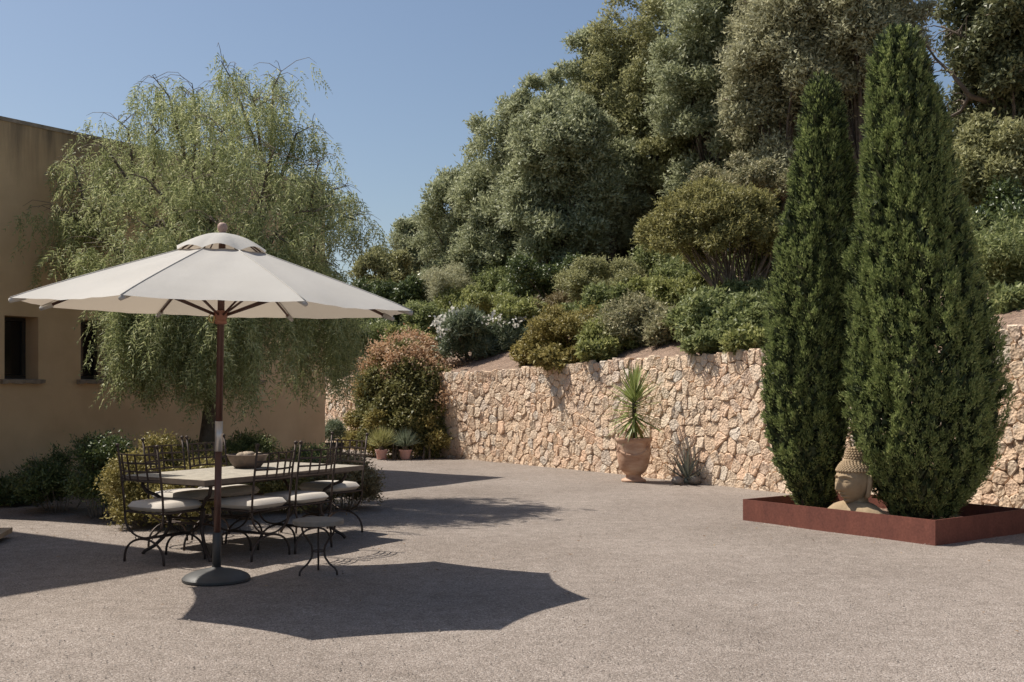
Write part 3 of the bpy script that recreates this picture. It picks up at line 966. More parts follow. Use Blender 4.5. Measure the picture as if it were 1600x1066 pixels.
# creeper over the end of the wall
def creeper():
    base = np.array([-2.05, 22.35, 0.0])
    root = empty('creeper', tuple(base))
    tag(root, 'dense wall creeper with orange pink tips covering the corner of the stone wall', 'shrub')
    def lob(px, py, D, r): return (at(px, py, D + 0.85) - base, r * D / F)
    g = [lob(625, 625, 22.2, 34), lob(660, 640, 22.1, 32), lob(600, 650, 22.2, 28), lob(640, 590, 22.4, 32), lob(675, 600, 22.3, 28), lob(595, 600, 22.5, 26),
         lob(655, 685, 21.9, 26), lob(680, 670, 22.0, 18), lob(610, 690, 22.0, 24), lob(580, 640, 22.6, 22), lob(580, 690, 22.3, 20), lob(635, 560, 22.8, 26), lob(672, 705, 21.8, 14), lob(640, 660, 21.8, 24)]
    V = lobed_leaves(g, 2600, 16, 0.07, 0.045, up=0.1, spread=0.05)
    link('foliage', quads_mesh('foliage', V, leaf_mat('creeper_leaf', (0.115, 0.120, 0.042), (0.21, 0.205, 0.075), (0.34, 0.31, 0.14), 0.3, 0.5, 0.25)), root)
    y = [lob(570, 620, 22.8, 18), lob(555, 660, 22.9, 18), lob(560, 690, 22.6, 18), lob(590, 700, 22.1, 16), lob(622, 708, 21.8, 13), lob(690, 640, 22.0, 12), lob(645, 700, 21.7, 13), lob(545, 690, 23.0, 16), lob(600, 565, 23.0, 22), lob(590, 660, 21.9, 18), lob(685, 690, 21.6, 16), lob(575, 600, 22.6, 18), lob(665, 660, 21.7, 12)]
    V = lobed_leaves(y, 2000, 14, 0.06, 0.04, up=0.1, spread=0.05)
    link('dry_foliage', quads_mesh('dry_foliage', V, M['yellow']), root)
    o = [lob(600, 555, 23.0, 22), lob(630, 545, 23.2, 24), lob(660, 542, 23.4, 20), lob(645, 525 + 12, 23.5, 20), lob(680, 560, 23.2, 18), lob(700, 578, 22.9, 16), lob(690, 600, 22.4, 16), lob(700, 612, 22.2, 13), lob(715, 575, 23.0, 10), lob(575, 575, 23.1, 16), lob(610, 585, 22.5, 13), lob(560, 605, 23.2, 12), lob(650, 556, 22.6, 20), lob(620, 562, 22.5, 18), lob(672, 575, 22.4, 16), lob(722, 585, 22.6, 11), lob(708, 598, 22.2, 12), lob(695, 622, 22.0, 11), lob(735, 580, 22.8, 8)]
    o = [(q + np.array([0, -0.12, -0.06]), r_ * 0.92) for q, r_ in o]
    V = lobed_leaves(o, 1900, 10, 0.058, 0.044, up=0.5, spread=0.10)
    link('blossom', quads_mesh('blossom', V, M['orange']), root)
    mb = MB()
    for lc, _ in g[:9]:
        b = Vector(lc)
        a = Vector((random.uniform(-0.5, 0.5), -0.1, -0.02))
        mb.tube([a, a.lerp(b, 0.5) + Vector((random.uniform(-0.1, 0.1), 0, 0.1)), b], [0.025, 0.018, 0.008], 5, cap=False)
    mb.build('stem', M['bark'], root)
creeper()

# ------------------------------------------------------------------ pepper tree
def pepper_tree():
    base = np.array([-3.9, 14.4, 0.0])
    root = empty('pepper_tree', tuple(base))
    tag(root, 'weeping pepper tree with feathery hanging foliage between the table and the house', 'tree')
    cx = Vector((0, 0, 0))
    fk = Vector((0.03, 0.0, 1.75))
    tr = MB()
    tr.tube([(0, 0, -0.2), (-0.03, 0, 0.6), (0.04, 0.02, 1.2), tuple(fk)], [0.15, 0.12, 0.105, 0.1], 9)
    tr.build('trunk', M['bark'], root)
    # limbs arch up and out; twigs leave them, strands of leaves hang from the twigs
    def px(x, y, dy=0.0):
        q = at(x, y, 14.4 + dy) - base
        return Vector(q)
    ends = [(345, 95, 0.1), (238, 118, 0.0), (440, 110, 0.3), (300, 130, -0.7), (395, 150, -0.6), (180, 185, 0.2), (490, 195, 0.1), (155, 225, -0.5), (500, 250, -0.6),
            (95, 245, 0.2), (545, 290, 0.3), (250, 200, -1.1), (350, 200, -1.2), (430, 230, -1.2), (120, 300, -0.8), (560, 345, -0.3), (200, 270, -1.4), (300, 270, -1.6),
            (400, 300, -1.6), (500, 330, -1.1), (85, 330, -0.3), (130, 380, -1.0), (230, 360, -1.5), (340, 350, -1.8), (450, 380, -1.5), (530, 420, -0.7), (100, 400, 0.3),
            (300, 180, 1.1), (400, 210, 1.2), (220, 260, 1.2), (470, 290, 1.1), (150, 330, 1.0), (360, 130, 0.8), (270, 150, 0.6), (190, 430, -1.2), (380, 430, -1.5), (480, 460, -0.9),
            (280, 440, -1.7), (540, 500, -0.2), (240, 490, -1.0), (340, 480, -1.4), (200, 475, -1.5), (265, 480, -1.7), (320, 470, -1.8), (380, 472, -1.7), (225, 500, -0.6), (300, 505, -1.2), (360, 505, -1.2), (480, 505, 0.2), (525, 515, 0.6)]
    mains = [px(330, 330, 0), px(230, 330, -0.2), px(420, 320, 0.1), px(160, 370, 0.1), px(480, 370, -0.1), px(320, 380, -0.9), px(300, 320, 0.8), px(400, 400, -0.8), px(220, 420, -0.7)]
    mid = []
    for m in mains:
        b = MB()
        side = (m - fk); side.z = 0
        q1 = fk.lerp(m, 0.35) + Vector((0, 0, 0.12)); q2 = fk.lerp(m, 0.7) + Vector((0, 0, 0.10))
        b.tube([fk, q1, q2, m], [0.075, 0.06, 0.048, 0.036], 7, cap=False)
        mid.append((m, b))
    tips = []
    for e in ends:
        E = px(*e)
        m, b = min(mid, key=lambda t: (t[0] - E).length + 0.6 * max(0, t[0].z - E.z))
        arc = (E - m).length
        q1 = m.lerp(E, 0.35) + Vector((random.uniform(-0.08, 0.08), random.uniform(-0.08, 0.08), 0.10 * arc))
        q2 = m.lerp(E, 0.7) + Vector((random.uniform(-0.06, 0.06), random.uniform(-0.06, 0.06), 0.15 * arc))
        pts = [m, q1, q2, E]
        b.tube(pts, [0.030, 0.021, 0.012, 0.004], 5, cap=False)
        tips.append((pts, e))
    twig = MB()
    starts = []
    for pts, e in tips:
        for k in range(random.randint(9, 23)):
            t = random.uniform(0.25, 1.0)
            i = min(2, int(t * 3)); u = t * 3 - i
            p = pts[i].lerp(pts[i + 1], u)
            d = Vector(sphere_dirs(1)[0]); d.z = d.z * 0.35 + 0.18
            ln = random.uniform(0.15, 0.48)
            q = p + d * ln
            q2 = q + Vector((d.x * 0.2, d.y * 0.2, -0.12)) * ln * 1.4
            twig.tube([p, p.lerp(q, 0.55) + Vector((0, 0, 0.04)), q, q2], [0.0045, 0.004, 0.003, 0.002], 3, cap=False)
            starts.append((q2, d)); starts.append((q, d)); starts.append((p.lerp(q, 0.6), d))
    for m, b in mid:
        b.build('limb', M['bark'], root)
    twig.build('twig', M['bark'], root)
    # hanging strands
    def low_z(q): return False
    for pts, e in tips:
        for k in range(7):
            t = random.uniform(0.55, 1.0)
            starts.append((pts[2].lerp(pts[3], t), Vector(sphere_dirs(1)[0])))
    fp, fd, fl = [], [], []
    for q, d in starts:
        n = (0 if random.random() < 0.22 else 1) if q.z > 3.3 else (1 if random.random() < 0.45 else 2)
        for _ in range(n):
            low = q.z
            ln = random.uniform(0.08, 0.46) if low > 2.9 else random.uniform(0.2, 1.15)
            ln = min(ln, max(0.15, low - random.uniform(0.85, 1.5)))
            p = q.copy()
            dirv = Vector((d.x, d.y, 0.0)) * 0.4 + Vector((random.uniform(-0.3, 0.3), random.uniform(-0.3, 0.3), -0.55))
            step = 0.055
            for k in range(int(ln / step) + 1):
                dirv = (dirv * 0.78 + Vector((random.uniform(-0.12, 0.12), random.uniform(-0.12, 0.12), -0.30))).normalized()
                p = p + dirv * step
                o = Vector(sphere_dirs(1)[0])
                ax = (dirv * 0.55 + Vector((o.x, o.y, o.z * 0.4)) * 0.85 + Vector((0, 0, -0.2))).normalized()
                fp.append(p[:]); fd.append(ax[:]); fl.append(random.uniform(0.14, 0.28))
    fp = np.array(fp); fd = np.array(fd); fl = np.array(fl)[:, None]
    n = len(fp)
    side = unit(np.cross(fd, rng.normal(size=(n, 3))))
    V = []
    pairs = 5
    droop = np.array([0, 0, -1.0])
    for k in range(pairs):
        t = (k + 0.6) / pairs
        cpt = fp + fd * fl * t + droop * fl * 0.25 * t * t
        for sgn in (-1, 1):
            ax = unit(side * sgn * (0.9 - 0.25 * t) + fd * 0.75 + droop * 0.25 + rng.normal(size=(n, 3)) * 0.12)
            V.append(leaves(cpt, ax, (fl[:, 0] * 0.36 * (1.05 - 0.45 * t)), 0.0145, tri=True))
    V = np.concatenate(V)
    link('crown', quads_mesh('crown', V, M['pepper']), root)
    print('pepper leaflets', len(V))
pepper_tree()

# ------------------------------------------------------------------ low planting round the tree
def low_shrub(label, px, py, D, rx, ry, mat, ry_m, nl=16):
    c = at(px, py, D)
    hgt = 1.22 * max(0.25, c[2] + ry * D / F)
    base = np.array([c[0], c[1], 0.0])
    root = empty('low_shrub', tuple(base))
    tag(root, label, 'shrub', 'low shrubs in the bed round the pepper tree')
    rxm = rx * D / F
    lobes = []
    for k in range(nl):
        a = random.uniform(0, 2 * math.pi); u = math.sqrt(random.random())
        x = math.cos(a) * u * rxm * 0.82; y = math.sin(a) * u * ry_m * 0.82
        z = (hgt - 0.1) * random.uniform(0.3, 1.0) * math.sqrt(max(0.05, 1 - 0.75 * u * u))
        lobes.append((np.array([x, y, z]), random.uniform(0.15, 0.23)))
    V = lobed_leaves(lobes, 2100, 14, 0.037, 0.020, up=0.45, spread=0.03, jitter=0.7, inner=0.2)
    V = V[V[:, :, 2].min(axis=1) > 0.0]
    link('foliage', quads_mesh('foliage', V, M[mat]), root)
    mb = MB()
    for k in range(60):
        lc, lr = lobes[k % nl]
        d = Vector(sphere_dirs(1)[0]); d.z = abs(d.z) + 0.3; d.normalize()
        a = Vector(lc); b = a + d * lr * random.uniform(1.0, 1.7)
        mb.tube([Vector((lc[0] * 0.5, lc[1] * 0.5, 0)), a, b], [0.006, 0.004, 0.0015], 3, cap=False)
    mb.build('twig', M['twig'], root)
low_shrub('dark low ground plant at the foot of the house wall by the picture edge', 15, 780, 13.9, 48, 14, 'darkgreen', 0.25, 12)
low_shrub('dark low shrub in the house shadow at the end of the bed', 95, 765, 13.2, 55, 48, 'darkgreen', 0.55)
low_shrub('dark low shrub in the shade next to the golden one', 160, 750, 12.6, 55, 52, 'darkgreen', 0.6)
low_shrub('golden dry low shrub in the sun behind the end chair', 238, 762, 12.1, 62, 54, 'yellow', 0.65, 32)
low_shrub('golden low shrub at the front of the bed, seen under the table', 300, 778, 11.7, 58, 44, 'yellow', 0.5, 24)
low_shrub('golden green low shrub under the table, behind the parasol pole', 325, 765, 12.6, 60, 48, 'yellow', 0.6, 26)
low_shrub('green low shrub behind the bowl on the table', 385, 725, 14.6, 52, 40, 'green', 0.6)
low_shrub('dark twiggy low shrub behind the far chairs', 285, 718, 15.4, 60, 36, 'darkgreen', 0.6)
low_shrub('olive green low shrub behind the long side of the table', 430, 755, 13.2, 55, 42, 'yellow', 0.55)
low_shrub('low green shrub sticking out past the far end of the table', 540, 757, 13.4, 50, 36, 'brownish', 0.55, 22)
low_shrub('dark low shrub behind the chairs at the far long side', 480, 752, 13.9, 45, 40, 'green', 0.5)

# ------------------------------------------------------------------ steel planter with cypresses and bust
PF = np.array([2.54, 12.32]); PV = unit(np.array([1.397, -1.9])); PU = np.array([-PV[1], PV[0]])
PLEN, PWID, PHGT = 2.36, 1.6, 0.232
def mat_corten():
    m, nt, b, out = new_mat('rusted_steel')
    p = pos(nt)
    mp = N(nt, 'ShaderNodeMapping'); mp.inputs['Scale'].default_value = (1.0, 1.0, 0.35); L(nt, p, mp.inputs['Vector'])
    n1 = noise(nt, mp.outputs[0], 6.5, 8, 0.7)
    n2 = noise(nt, p, 45, 4)
    c = ramp(nt, n1.outputs['Fac'], [(0.3, (0.14, 0.053, 0.041)), (0.7, (0.215, 0.08, 0.057))])
    d = ramp(nt, n2.outputs['Fac'], [(0.3, (0.8, 0.78, 0.76)), (0.7, (1.15, 1.12, 1.1))])
    L(nt, mixc(nt, 1.0, c.outputs['Color'], d.outputs['Color'], 'MULTIPLY'), b.inputs['Base Color'])
    b.inputs['Roughness'].default_value = 0.72
    b.inputs['Specular IOR Level'].default_value = 0.3
    bump(nt, b, n2.outputs['Fac'], 0.25, 0.003)
    return m
M['corten'] = mat_corten()

def planter_pt(v, u):
    q = PF + PV * v + PU * u
    return q

def build_planter():
    rz = math.atan2(PV[1], PV[0])
    root = empty('planter_bed', (PF[0], PF[1], 0), rz)      # local x along the front, local y inwards
    tag(root, 'low rectangular bed edged in rust red steel plate holding the cypresses', 'planter')
    t = 0.012
    for nm, c, s in (('plate', (PLEN / 2, t / 2, PHGT / 2 - 0.02), (PLEN, t, PHGT + 0.04)),
                     ('plate', (PLEN / 2, PWID - t / 2, PHGT / 2 - 0.02), (PLEN, t, PHGT + 0.04)),
                     ('plate', (t / 2, PWID / 2, PHGT / 2 - 0.02), (t, PWID - 2 * t, PHGT + 0.04)),
                     ('plate', (PLEN - t / 2, PWID / 2, PHGT / 2 - 0.02), (t, PWID - 2 * t, PHGT + 0.04))):
        mb = MB(); mb.box(c, s); mb.build(nm, M['corten'], root, smooth=False)
    n = 26
    vs, fs = [], []
    for j in range(n):
        for i in range(n):
            vs.append((t + (PLEN - 2 * t) * i / (n - 1), t + (PWID - 2 * t) * j / (n - 1), 0.10 + 0.02 * math.sin(i * 1.1) * math.cos(j * 0.9) + random.uniform(-0.008, 0.008)))
    for j in range(n - 1):
        for i in range(n - 1):
            fs.append((j * n + i, j * n + i + 1, (j + 1) * n + i + 1, (j + 1) * n + i))
    mb = MB(); mb.add(vs, fs); mb.build('soil', M['soil'], root)
build_planter()

def cypress(label, c, D, prof, clumps, seed):
    """prof: (photo y, left x, right x) rows that give the outline at distance D"""
    root = empty('cypress_tree', (c[0], c[1], 0.10))
    tag(root, label, 'tree', 'cypresses in the steel planter')
    prof = sorted(prof, key=lambda q: -q[0])
    zz = np.array([H + (600 - y) * D / F - 0.10 for y, a, b in prof])
    rr = np.array([(b - a) / 2 * D / F for y, a, b in prof])
    cc = np.array([((a + b) / 2 - 800) * D / F - c[0] for y, a, b in prof])
    z0, z1 = zz[0], zz[-1]
    # area weighted heights
    hs = np.linspace(z0, z1, 400)
    rh = np.interp(hs, zz, rr)
    cdf = np.cumsum(rh + 0.05); cdf /= cdf[-1]
    def surf(n, k0, k1):
        z = np.interp(rng.uniform(0, 1, n), cdf, hs)
        ph = rng.uniform(0, 2 * math.pi, n)
        r = np.interp(z, zz, rr)
        # vertical flutes and bulges that make light and dark columns
        fl = 0.925 + 0.07 * np.sin(ph * 7 + 2.2 * z + seed) + 0.05 * np.sin(ph * 13 - 3.1 * z + 2 * seed) + 0.045 * np.sin(ph * 4 + 5.3 * z + seed) + 0.055 * np.sin(ph * 21 + 6.0 * z) * np.sin(12.0 * z + ph * 5 + seed)
        k = rng.uniform(k0, k1, n)
        x = np.interp(z, zz, cc) + np.cos(ph) * r * fl * k
        y = np.sin(ph) * r * fl * k
        return np.stack([x, y, z], 1), np.stack([np.cos(ph), np.sin(ph), np.zeros(n)], 1)
    P, O = surf(clumps, 0.83, 0.985)
    per = 42
    tall = rng.uniform(0.03, 0.085, (clumps, 1, 1))
    wid = rng.uniform(0.02, 0.04, (clumps, 1, 1))
    g = rng.normal(size=(clumps, per, 3)) * 0.6
    axis = unit(np.array([0, 0, 1.0]) + O * rng.uniform(0.15, 0.55, (clumps, 1)))[:, None, :]
    u = rng.uniform(0, 1, (clumps, per, 1))
    pts = P[:, None, :] + axis * tall * (u * 1.6 - 0.4) + g * wid * (1.15 - 0.8 * u)
    ax = unit(axis * 0.9 + g * 0.55 + O[:, None, :] * 0.25)
    V = leaves(pts.reshape(-1, 3), ax.reshape(-1, 3), rng.uniform(0.02, 0.042, clumps * per), rng.uniform(0.010, 0.017, clumps * per), out=unit(O[:, None, :] + g * 0.8).reshape(-1, 3), tri=True)
    link('crown', quads_mesh('crown', V, M['cypress']), root)
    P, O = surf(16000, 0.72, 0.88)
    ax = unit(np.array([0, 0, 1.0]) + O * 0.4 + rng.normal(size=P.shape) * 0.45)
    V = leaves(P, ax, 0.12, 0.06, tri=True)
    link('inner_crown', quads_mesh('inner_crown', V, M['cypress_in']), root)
    mb = MB()
    mb.tube([(0, 0, -0.1), (0.01, 0, 0.5), (float(np.interp(2.0, zz, cc)), 0, 2.0), (float(np.interp(z1 - 0.4, zz, cc)), 0, z1 - 0.4)], [0.09, 0.075, 0.05, 0.012], 8)
    mb.build('trunk', M['bark'], root)

c1 = planter_pt(1.65, 0.85)
cypress('tall broad clipped cypress beside the stone bust', c1, c1[1],
        [(52, 1388, 1416), (62, 1376, 1430), (84, 1366, 1442), (110, 1358, 1452), (200, 1350, 1478), (300, 1341, 1497), (400, 1329, 1525), (500, 1322, 1550), (600, 1320, 1560), (660, 1322, 1563), (710, 1331, 1557), (750, 1350, 1535), (780, 1375, 1512), (806, 1395, 1490)], 4600, 1.0)
c2 = planter_pt(0.5, 0.45)
cypress('slimmer and shorter cypress at the corner of the planter', c2, c2[1],
        [(126, 1276, 1294), (140, 1266, 1305), (160, 1258, 1313), (250, 1242, 1330), (330, 1229, 1336), (400, 1210, 1337), (470, 1199, 1335), (560, 1193, 1330), (650, 1195, 1326), (710, 1205, 1321), (750, 1222, 1312), (775, 1240, 1302), (797, 1250, 1290)], 2900, 3.0)

# ------------------------------------------------------------------ stone bust
def mat_bust():
    m, nt, b, out = new_mat('carved_stone')
    p = pos(nt)
    n1 = noise(nt, p, 9, 6, 0.65)
    c = ramp(nt, n1.outputs['Fac'], [(0.3, (0.27, 0.195, 0.115)), (0.7, (0.40, 0.30, 0.19))])
    L(nt, c.outputs['Color'], b.inputs['Base Color'])
    b.inputs['Roughness'].default_value = 0.95
    n2 = noise(nt, p, 70, 5)
    bump(nt, b, n2.outputs['Fac'], 0.5, 0.006)
    return m
M['bust'] = mat_bust()

def build_bust():
    q = planter_pt(1.24, 0.30)
    root = empty('stone_bust', (q[0], q[1], 0.015), R(-62))
    root.scale = (1.12, 1.12, 1.12)
    tag(root, 'weathered sandstone bust with curled hair between the two cypresses', 'statue')
    hc = np.array([0, 0.0, 0.435])
    a, bq, cz = 0.155, 0.18, 0.215
    nu, nv = 110, 84
    vs, fs = [], []
    def g(x, s): return math.exp(-(x / s) ** 2)
    def head(th, ph):
        x = math.cos(th) * math.sin(ph); y = -math.cos(th) * math.cos(ph); z = math.sin(th)
        X, Y, Z = x * a, y * bq, z * cz
        if Z < 0:
            k = 1 - 0.30 * (-Z / cz) ** 1.5
            X *= k; Y = Y * (1 - 0.10 * (-Z / cz) ** 1.5)
        if y < 0.15:
            f = min(1.0, max(0.0, (0.15 - y) / 0.6))
            ax = abs(X)
            d = 0.0
            if -0.085 < Z < 0.055:
                t = (0.055 - Z) / 0.125
                w = 0.013 + 0.012 * min(1, t)
                if t > 1: t = max(0, 1 - (t - 1) / 0.12)
                d += (0.010 + 0.040 * t) * g(X, w)
            d += -0.017 * g(ax - 0.060, 0.034) * g(Z - 0.022, 0.022)
            d += 0.014 * g(ax - 0.062, 0.026) * g(Z - 0.014, 0.013)
            d += -0.006 * g(ax - 0.062, 0.026) * g(Z + 0.004, 0.004)
            d += 0.010 * g(Z - (0.056 - 0.35 * max(0, ax - 0.06) - 0.12 * max(0, 0.03 - ax)), 0.010) * (1 if ax < 0.115 else 0)
            d += 0.014 * g(X, 0.040) * g(Z + 0.108, 0.009) + 0.016 * g(X, 0.032) * g(Z + 0.133, 0.010)
            d += -0.010 * g(X, 0.046) * g(Z + 0.1205, 0.004)
            d += 0.018 * g(X, 0.040) * g(Z + 0.180, 0.022) - 0.006 * g(X, 0.05) * g(Z + 0.154, 0.009)
            d += 0.010 * g(ax - 0.075, 0.04) * g(Z + 0.055, 0.05)
            d += -0.006 * g(Z - 0.098, 0.006)
            Y -= 1.5 * d * f
        return (X + hc[0], Y + hc[1], Z + hc[2])
    for j in range(nv + 1):
        th = -math.pi / 2 + math.pi * j / nv
        for i in range(nu):
            vs.append(head(th, 2 * math.pi * i / nu))
    for j in range(nv):
        for i in range(nu):
            p, r2 = j * nu + i, j * nu + (i + 1) % nu
            fs.append((p, r2, r2 + nu, p + nu))
    mb = MB(); mb.add(vs, fs)
    mb.build('head', M['bust'], root)
    # cap of curls and topknot
    mb = MB()
    for row in range(11):
        th = math.asin(min(1, (0.098 + row * 0.0135) / cz))
        rad = math.cos(th)
        n = max(3, int(2 * math.pi * rad * 0.165 / 0.027))
        for k in range(n):
            ph = 2 * math.pi * (k + 0.5 * (row % 2)) / n
            mb.ball((math.sin(ph) * rad * (a + 0.008), -math.cos(ph) * rad * (bq + 0.006), hc[2] + math.sin(th) * (cz + 0.002)), 0.0155, 7, 5)
    mb.build('curls', M['bust'], root)
    mb = MB()
    mb.lathe([(0.092, 0.0), (0.094, 0.03), (0.086, 0.065), (0.066, 0.10), (0.04, 0.125), (0.012, 0.137)], 24, (0, 0.01, hc[2] + cz - 0.035))
    for row in range(6):
        z = 0.012 + row * 0.021
        rad = 0.094 * math.sqrt(max(0.03, 1 - (z / 0.145) ** 2))
        n = max(4, int(2 * math.pi * rad / 0.026))
        for k in range(n):
            ph = 2 * math.pi * (k + 0.5 * (row % 2)) / n
            mb.ball((math.sin(ph) * rad, 0.01 - math.cos(ph) * rad, hc[2] + cz - 0.035 + z), 0.0135, 6, 4)
    mb.build('topknot', M['bust'], root)
    for s in (-1, 1):
        mb = MB()
        x0 = s * (a + 0.004)
        mb.tube([(x0 - s * 0.012, 0.025, hc[2] + 0.05), (x0 + s * 0.008, 0.02, hc[2] + 0.055), (x0 + s * 0.014, 0.015, hc[2] + 0.01), (x0 + s * 0.008, 0.012, hc[2] - 0.06), (x0, 0.008, hc[2] - 0.12), (x0 - s * 0.022, 0.008, hc[2] - 0.145)],
                [0.012, 0.022, 0.025, 0.021, 0.022, 0.016], 8)
        mb.build('ear', M['bust'], root)
    mb = MB()
    mb.lathe([(0.14, 0.10), (0.125, 0.17), (0.108, 0.22), (0.10, 0.27), (0.10, 0.34)], 28, (0, 0.03, 0))
    mb.build('neck', M['bust'], root)
    mb = MB()
    ys = np.linspace(-1, 1, 25)
    ring_n = 20
    vs, fs = [], []
    for i, x in enumerate(ys):
        hw = 0.30
        hgt = 0.262 * (1 - 0.36 * abs(x) ** 2.4)
        dpt = 0.16 * (1 - 0.25 * abs(x) ** 3)
        for k in range(ring_n):
            t = 2 * math.pi * k / ring_n
            cz_, sz_ = math.cos(t), math.sin(t)
            yy = dpt * math.copysign(abs(cz_) ** 0.7, cz_)
            zz = max(-0.01, hgt * math.copysign(abs(sz_) ** 0.7, sz_))
            vs.append((x * hw, yy + 0.015, zz))
    for i in range(len(ys) - 1):
        for k in range(ring_n):
            p, r2 = i * ring_n + k, i * ring_n + (k + 1) % ring_n
            fs.append((p, p + ring_n, r2 + ring_n, r2))
    fs.append(tuple(range(ring_n)))
    fs.append(tuple(range((len(ys) - 1) * ring_n, len(ys) * ring_n))[::-1])
    mb.add(vs, fs)
    auto_smooth(mb.build('shoulders', M['bust'], root), 50)
build_bust()

# ------------------------------------------------------------------ terracotta urn with yucca
def mat_terracotta():
    m, nt, b, out = new_mat('aged_terracotta')
    p = pos(nt)
    mp = N(nt, 'ShaderNodeMapping'); mp.inputs['Scale'].default_value = (1, 1, 3.0)
    L(nt, p, mp.inputs['Vector'])
    n1 = noise(nt, mp.outputs[0], 3.2, 6, 0.65)
    c = ramp(nt, n1.outputs['Fac'], [(0.25, (0.30, 0.16, 0.095)), (0.45, (0.46, 0.275, 0.18)), (0.68, (0.58, 0.42, 0.31))])
    L(nt, c.outputs['Color'], b.inputs['Base Color'])
    b.inputs['Roughness'].default_value = 0.85
    n2 = noise(nt, p, 50, 5)
    bump(nt, b, n2.outputs['Fac'], 0.3, 0.005)
    return m
M['terracotta'] = mat_terracotta()
M['yucca'] = leaf_mat('yucca_leaf', (0.186, 0.2248, 0.0715), (0.279, 0.3262, 0.1105), (0.3875, 0.4205, 0.169), 0.25, 0.4, 0.45)
M['yucca_dry'] = leaf_mat('yucca_leaf_old', (0.28, 0.243, 0.072), (0.378, 0.3105, 0.108), (0.42, 0.3375, 0.144), 0.25, 0.5, 0.3)

def blade_mesh(name, mat, ln=0.45, w=0.028, droop=0.10, segs=5, fold=0.25):
    """a narrow pointed leaf along local +x, arching down"""
    mb = MB()
    vs, fs = [], []
    for i in range(segs + 1):
        t = i / segs
        x = ln * t
        z = -droop * t * t
        ww = w * (0.6 + 1.1 * t * (1 - t) * 1.6) * (1 - t ** 3) * 0.5 + 0.0006
        vs += [(x, -ww, z + ww * fold), (x, 0, z), (x, ww, z + ww * fold)]
    for i in range(segs):
        a = i * 3
        fs += [(a, a + 3, a + 4, a + 1), (a + 1, a + 4, a + 5, a + 2)]
    mb.add(vs, fs)
    return mb.mesh(name, mat)

def put_blade(me, parent, p, az, el, scale=1.0, name='leaf'):
    o = link(name, me, parent, p)
    o.rotation_euler = (random.uniform(-0.3, 0.3), -el, az)
    o.scale = (scale, scale, scale)
    return o

def build_urn():
    root = empty('terracotta_urn', (1.875, 17.27, 0.0))
    tag(root, 'large terracotta urn with swag relief standing before the stone wall', 'urn')
    prof = [(0.19, 0.0), (0.192, 0.02), (0.175, 0.035), (0.135, 0.05), (0.118, 0.075), (0.117, 0.10), (0.135, 0.118), (0.175, 0.145), (0.212, 0.20), (0.24, 0.29), (0.254, 0.40), (0.259, 0.50), (0.262, 0.585),
            (0.266, 0.60), (0.278, 0.615), (0.288, 0.635), (0.290, 0.655), (0.284, 0.672), (0.262, 0.675), (0.246, 0.662), (0.240, 0.60), (0.0, 0.59)]
    mb = MB(); mb.lathe(prof, 48, cap=True)
    auto_smooth(mb.build('body', M['terracotta'], root), 45)
    mb = MB()
    for k in range(3):
        a0 = R(-160) + k * 2 * math.pi / 3
        for q in range(2):
            pts = []
            for i in range(13):
                t = i / 12
                an = a0 + t * 2 * math.pi / 3
                z = 0.50 - 0.10 * math.sin(math.pi * t) + 0.012 * q
                r = float(np.interp(z, [0.2, 0.29, 0.40, 0.5, 0.585], [0.212, 0.24, 0.254, 0.259, 0.262])) + 0.003
                pts.append((math.cos(an) * r, math.sin(an) * r, z))
            mb.tube(pts, [0.006 + 0.008 * math.sin(math.pi * i / 12) for i in range(13)], 5)
    mb.build('swag', M['terracotta'], root)
    for k in range(3):
        a0 = R(-160) + k * 2 * math.pi / 3
        mb = MB()
        for rr_, dz in ((0.046, 0.0), (0.030, 0.004), (0.014, 0.006)):
            pts = []
            for i in range(17):
                t = 2 * math.pi * i / 16
                an = a0 + math.cos(t) * rr_ / 0.258
                z = 0.515 + math.sin(t) * rr_
                r = 0.262 + dz
                pts.append((math.cos(an) * r, math.sin(an) * r, z))
            mb.tube(pts, 0.006, 5, cap=False)
        mb.ball((math.cos(a0) * 0.262, math.sin(a0) * 0.262, 0.515), 0.012, 7, 5)
        mb.build('rosette', M['terracotta'], root)
    mb = MB(); mb.lathe([(0.0, 0.60), (0.15, 0.615), (0.238, 0.606)], 24, cap=False)
    mb.build('soil', M['soil'], root)
    # the yucca growing in it
    y = empty('yucca', (1.875, 17.27, 0.60))
    tag(y, 'tall spiky yucca growing in the terracotta urn', 'plant')
    mb = MB()
    mb.tube([(0, 0, -0.05), (0.012, 0, 0.3), (0.01, 0, 0.6), (0.02, 0, 0.86)], [0.034, 0.03, 0.034, 0.02], 8)
    mb.build('trunk', M['bark'], y)
    ms = [blade_mesh('leaf', M['yucca'], 0.56, 0.044, d) for d in (0.01, 0.05, 0.10)]
    md = [blade_mesh('leaf', M['yucca_dry'], 0.52, 0.048, d) for d in (0.06, 0.14)]
    r = random.Random(11)
    for k in range(150):
        t = (k + r.random()) / 150
        z = 0.26 + 0.50 * t
        el = -1.05 + 2.4 * t + r.uniform(-0.14, 0.14)
        el = max(-1.25, min(1.5, el))
        az = k * 2.39996 + r.uniform(-0.2, 0.2)
        me = md[k % 2] if (t < 0.16 and r.random() < 0.6) else ms[r.randrange(3) if t < 0.8 else 0]
        sc = (0.8 if t < 0.2 else 0.95) * r.uniform(0.85, 1.1)
        put_blade(me, y, (0.012, 0, z), az, el, sc)
build_urn()

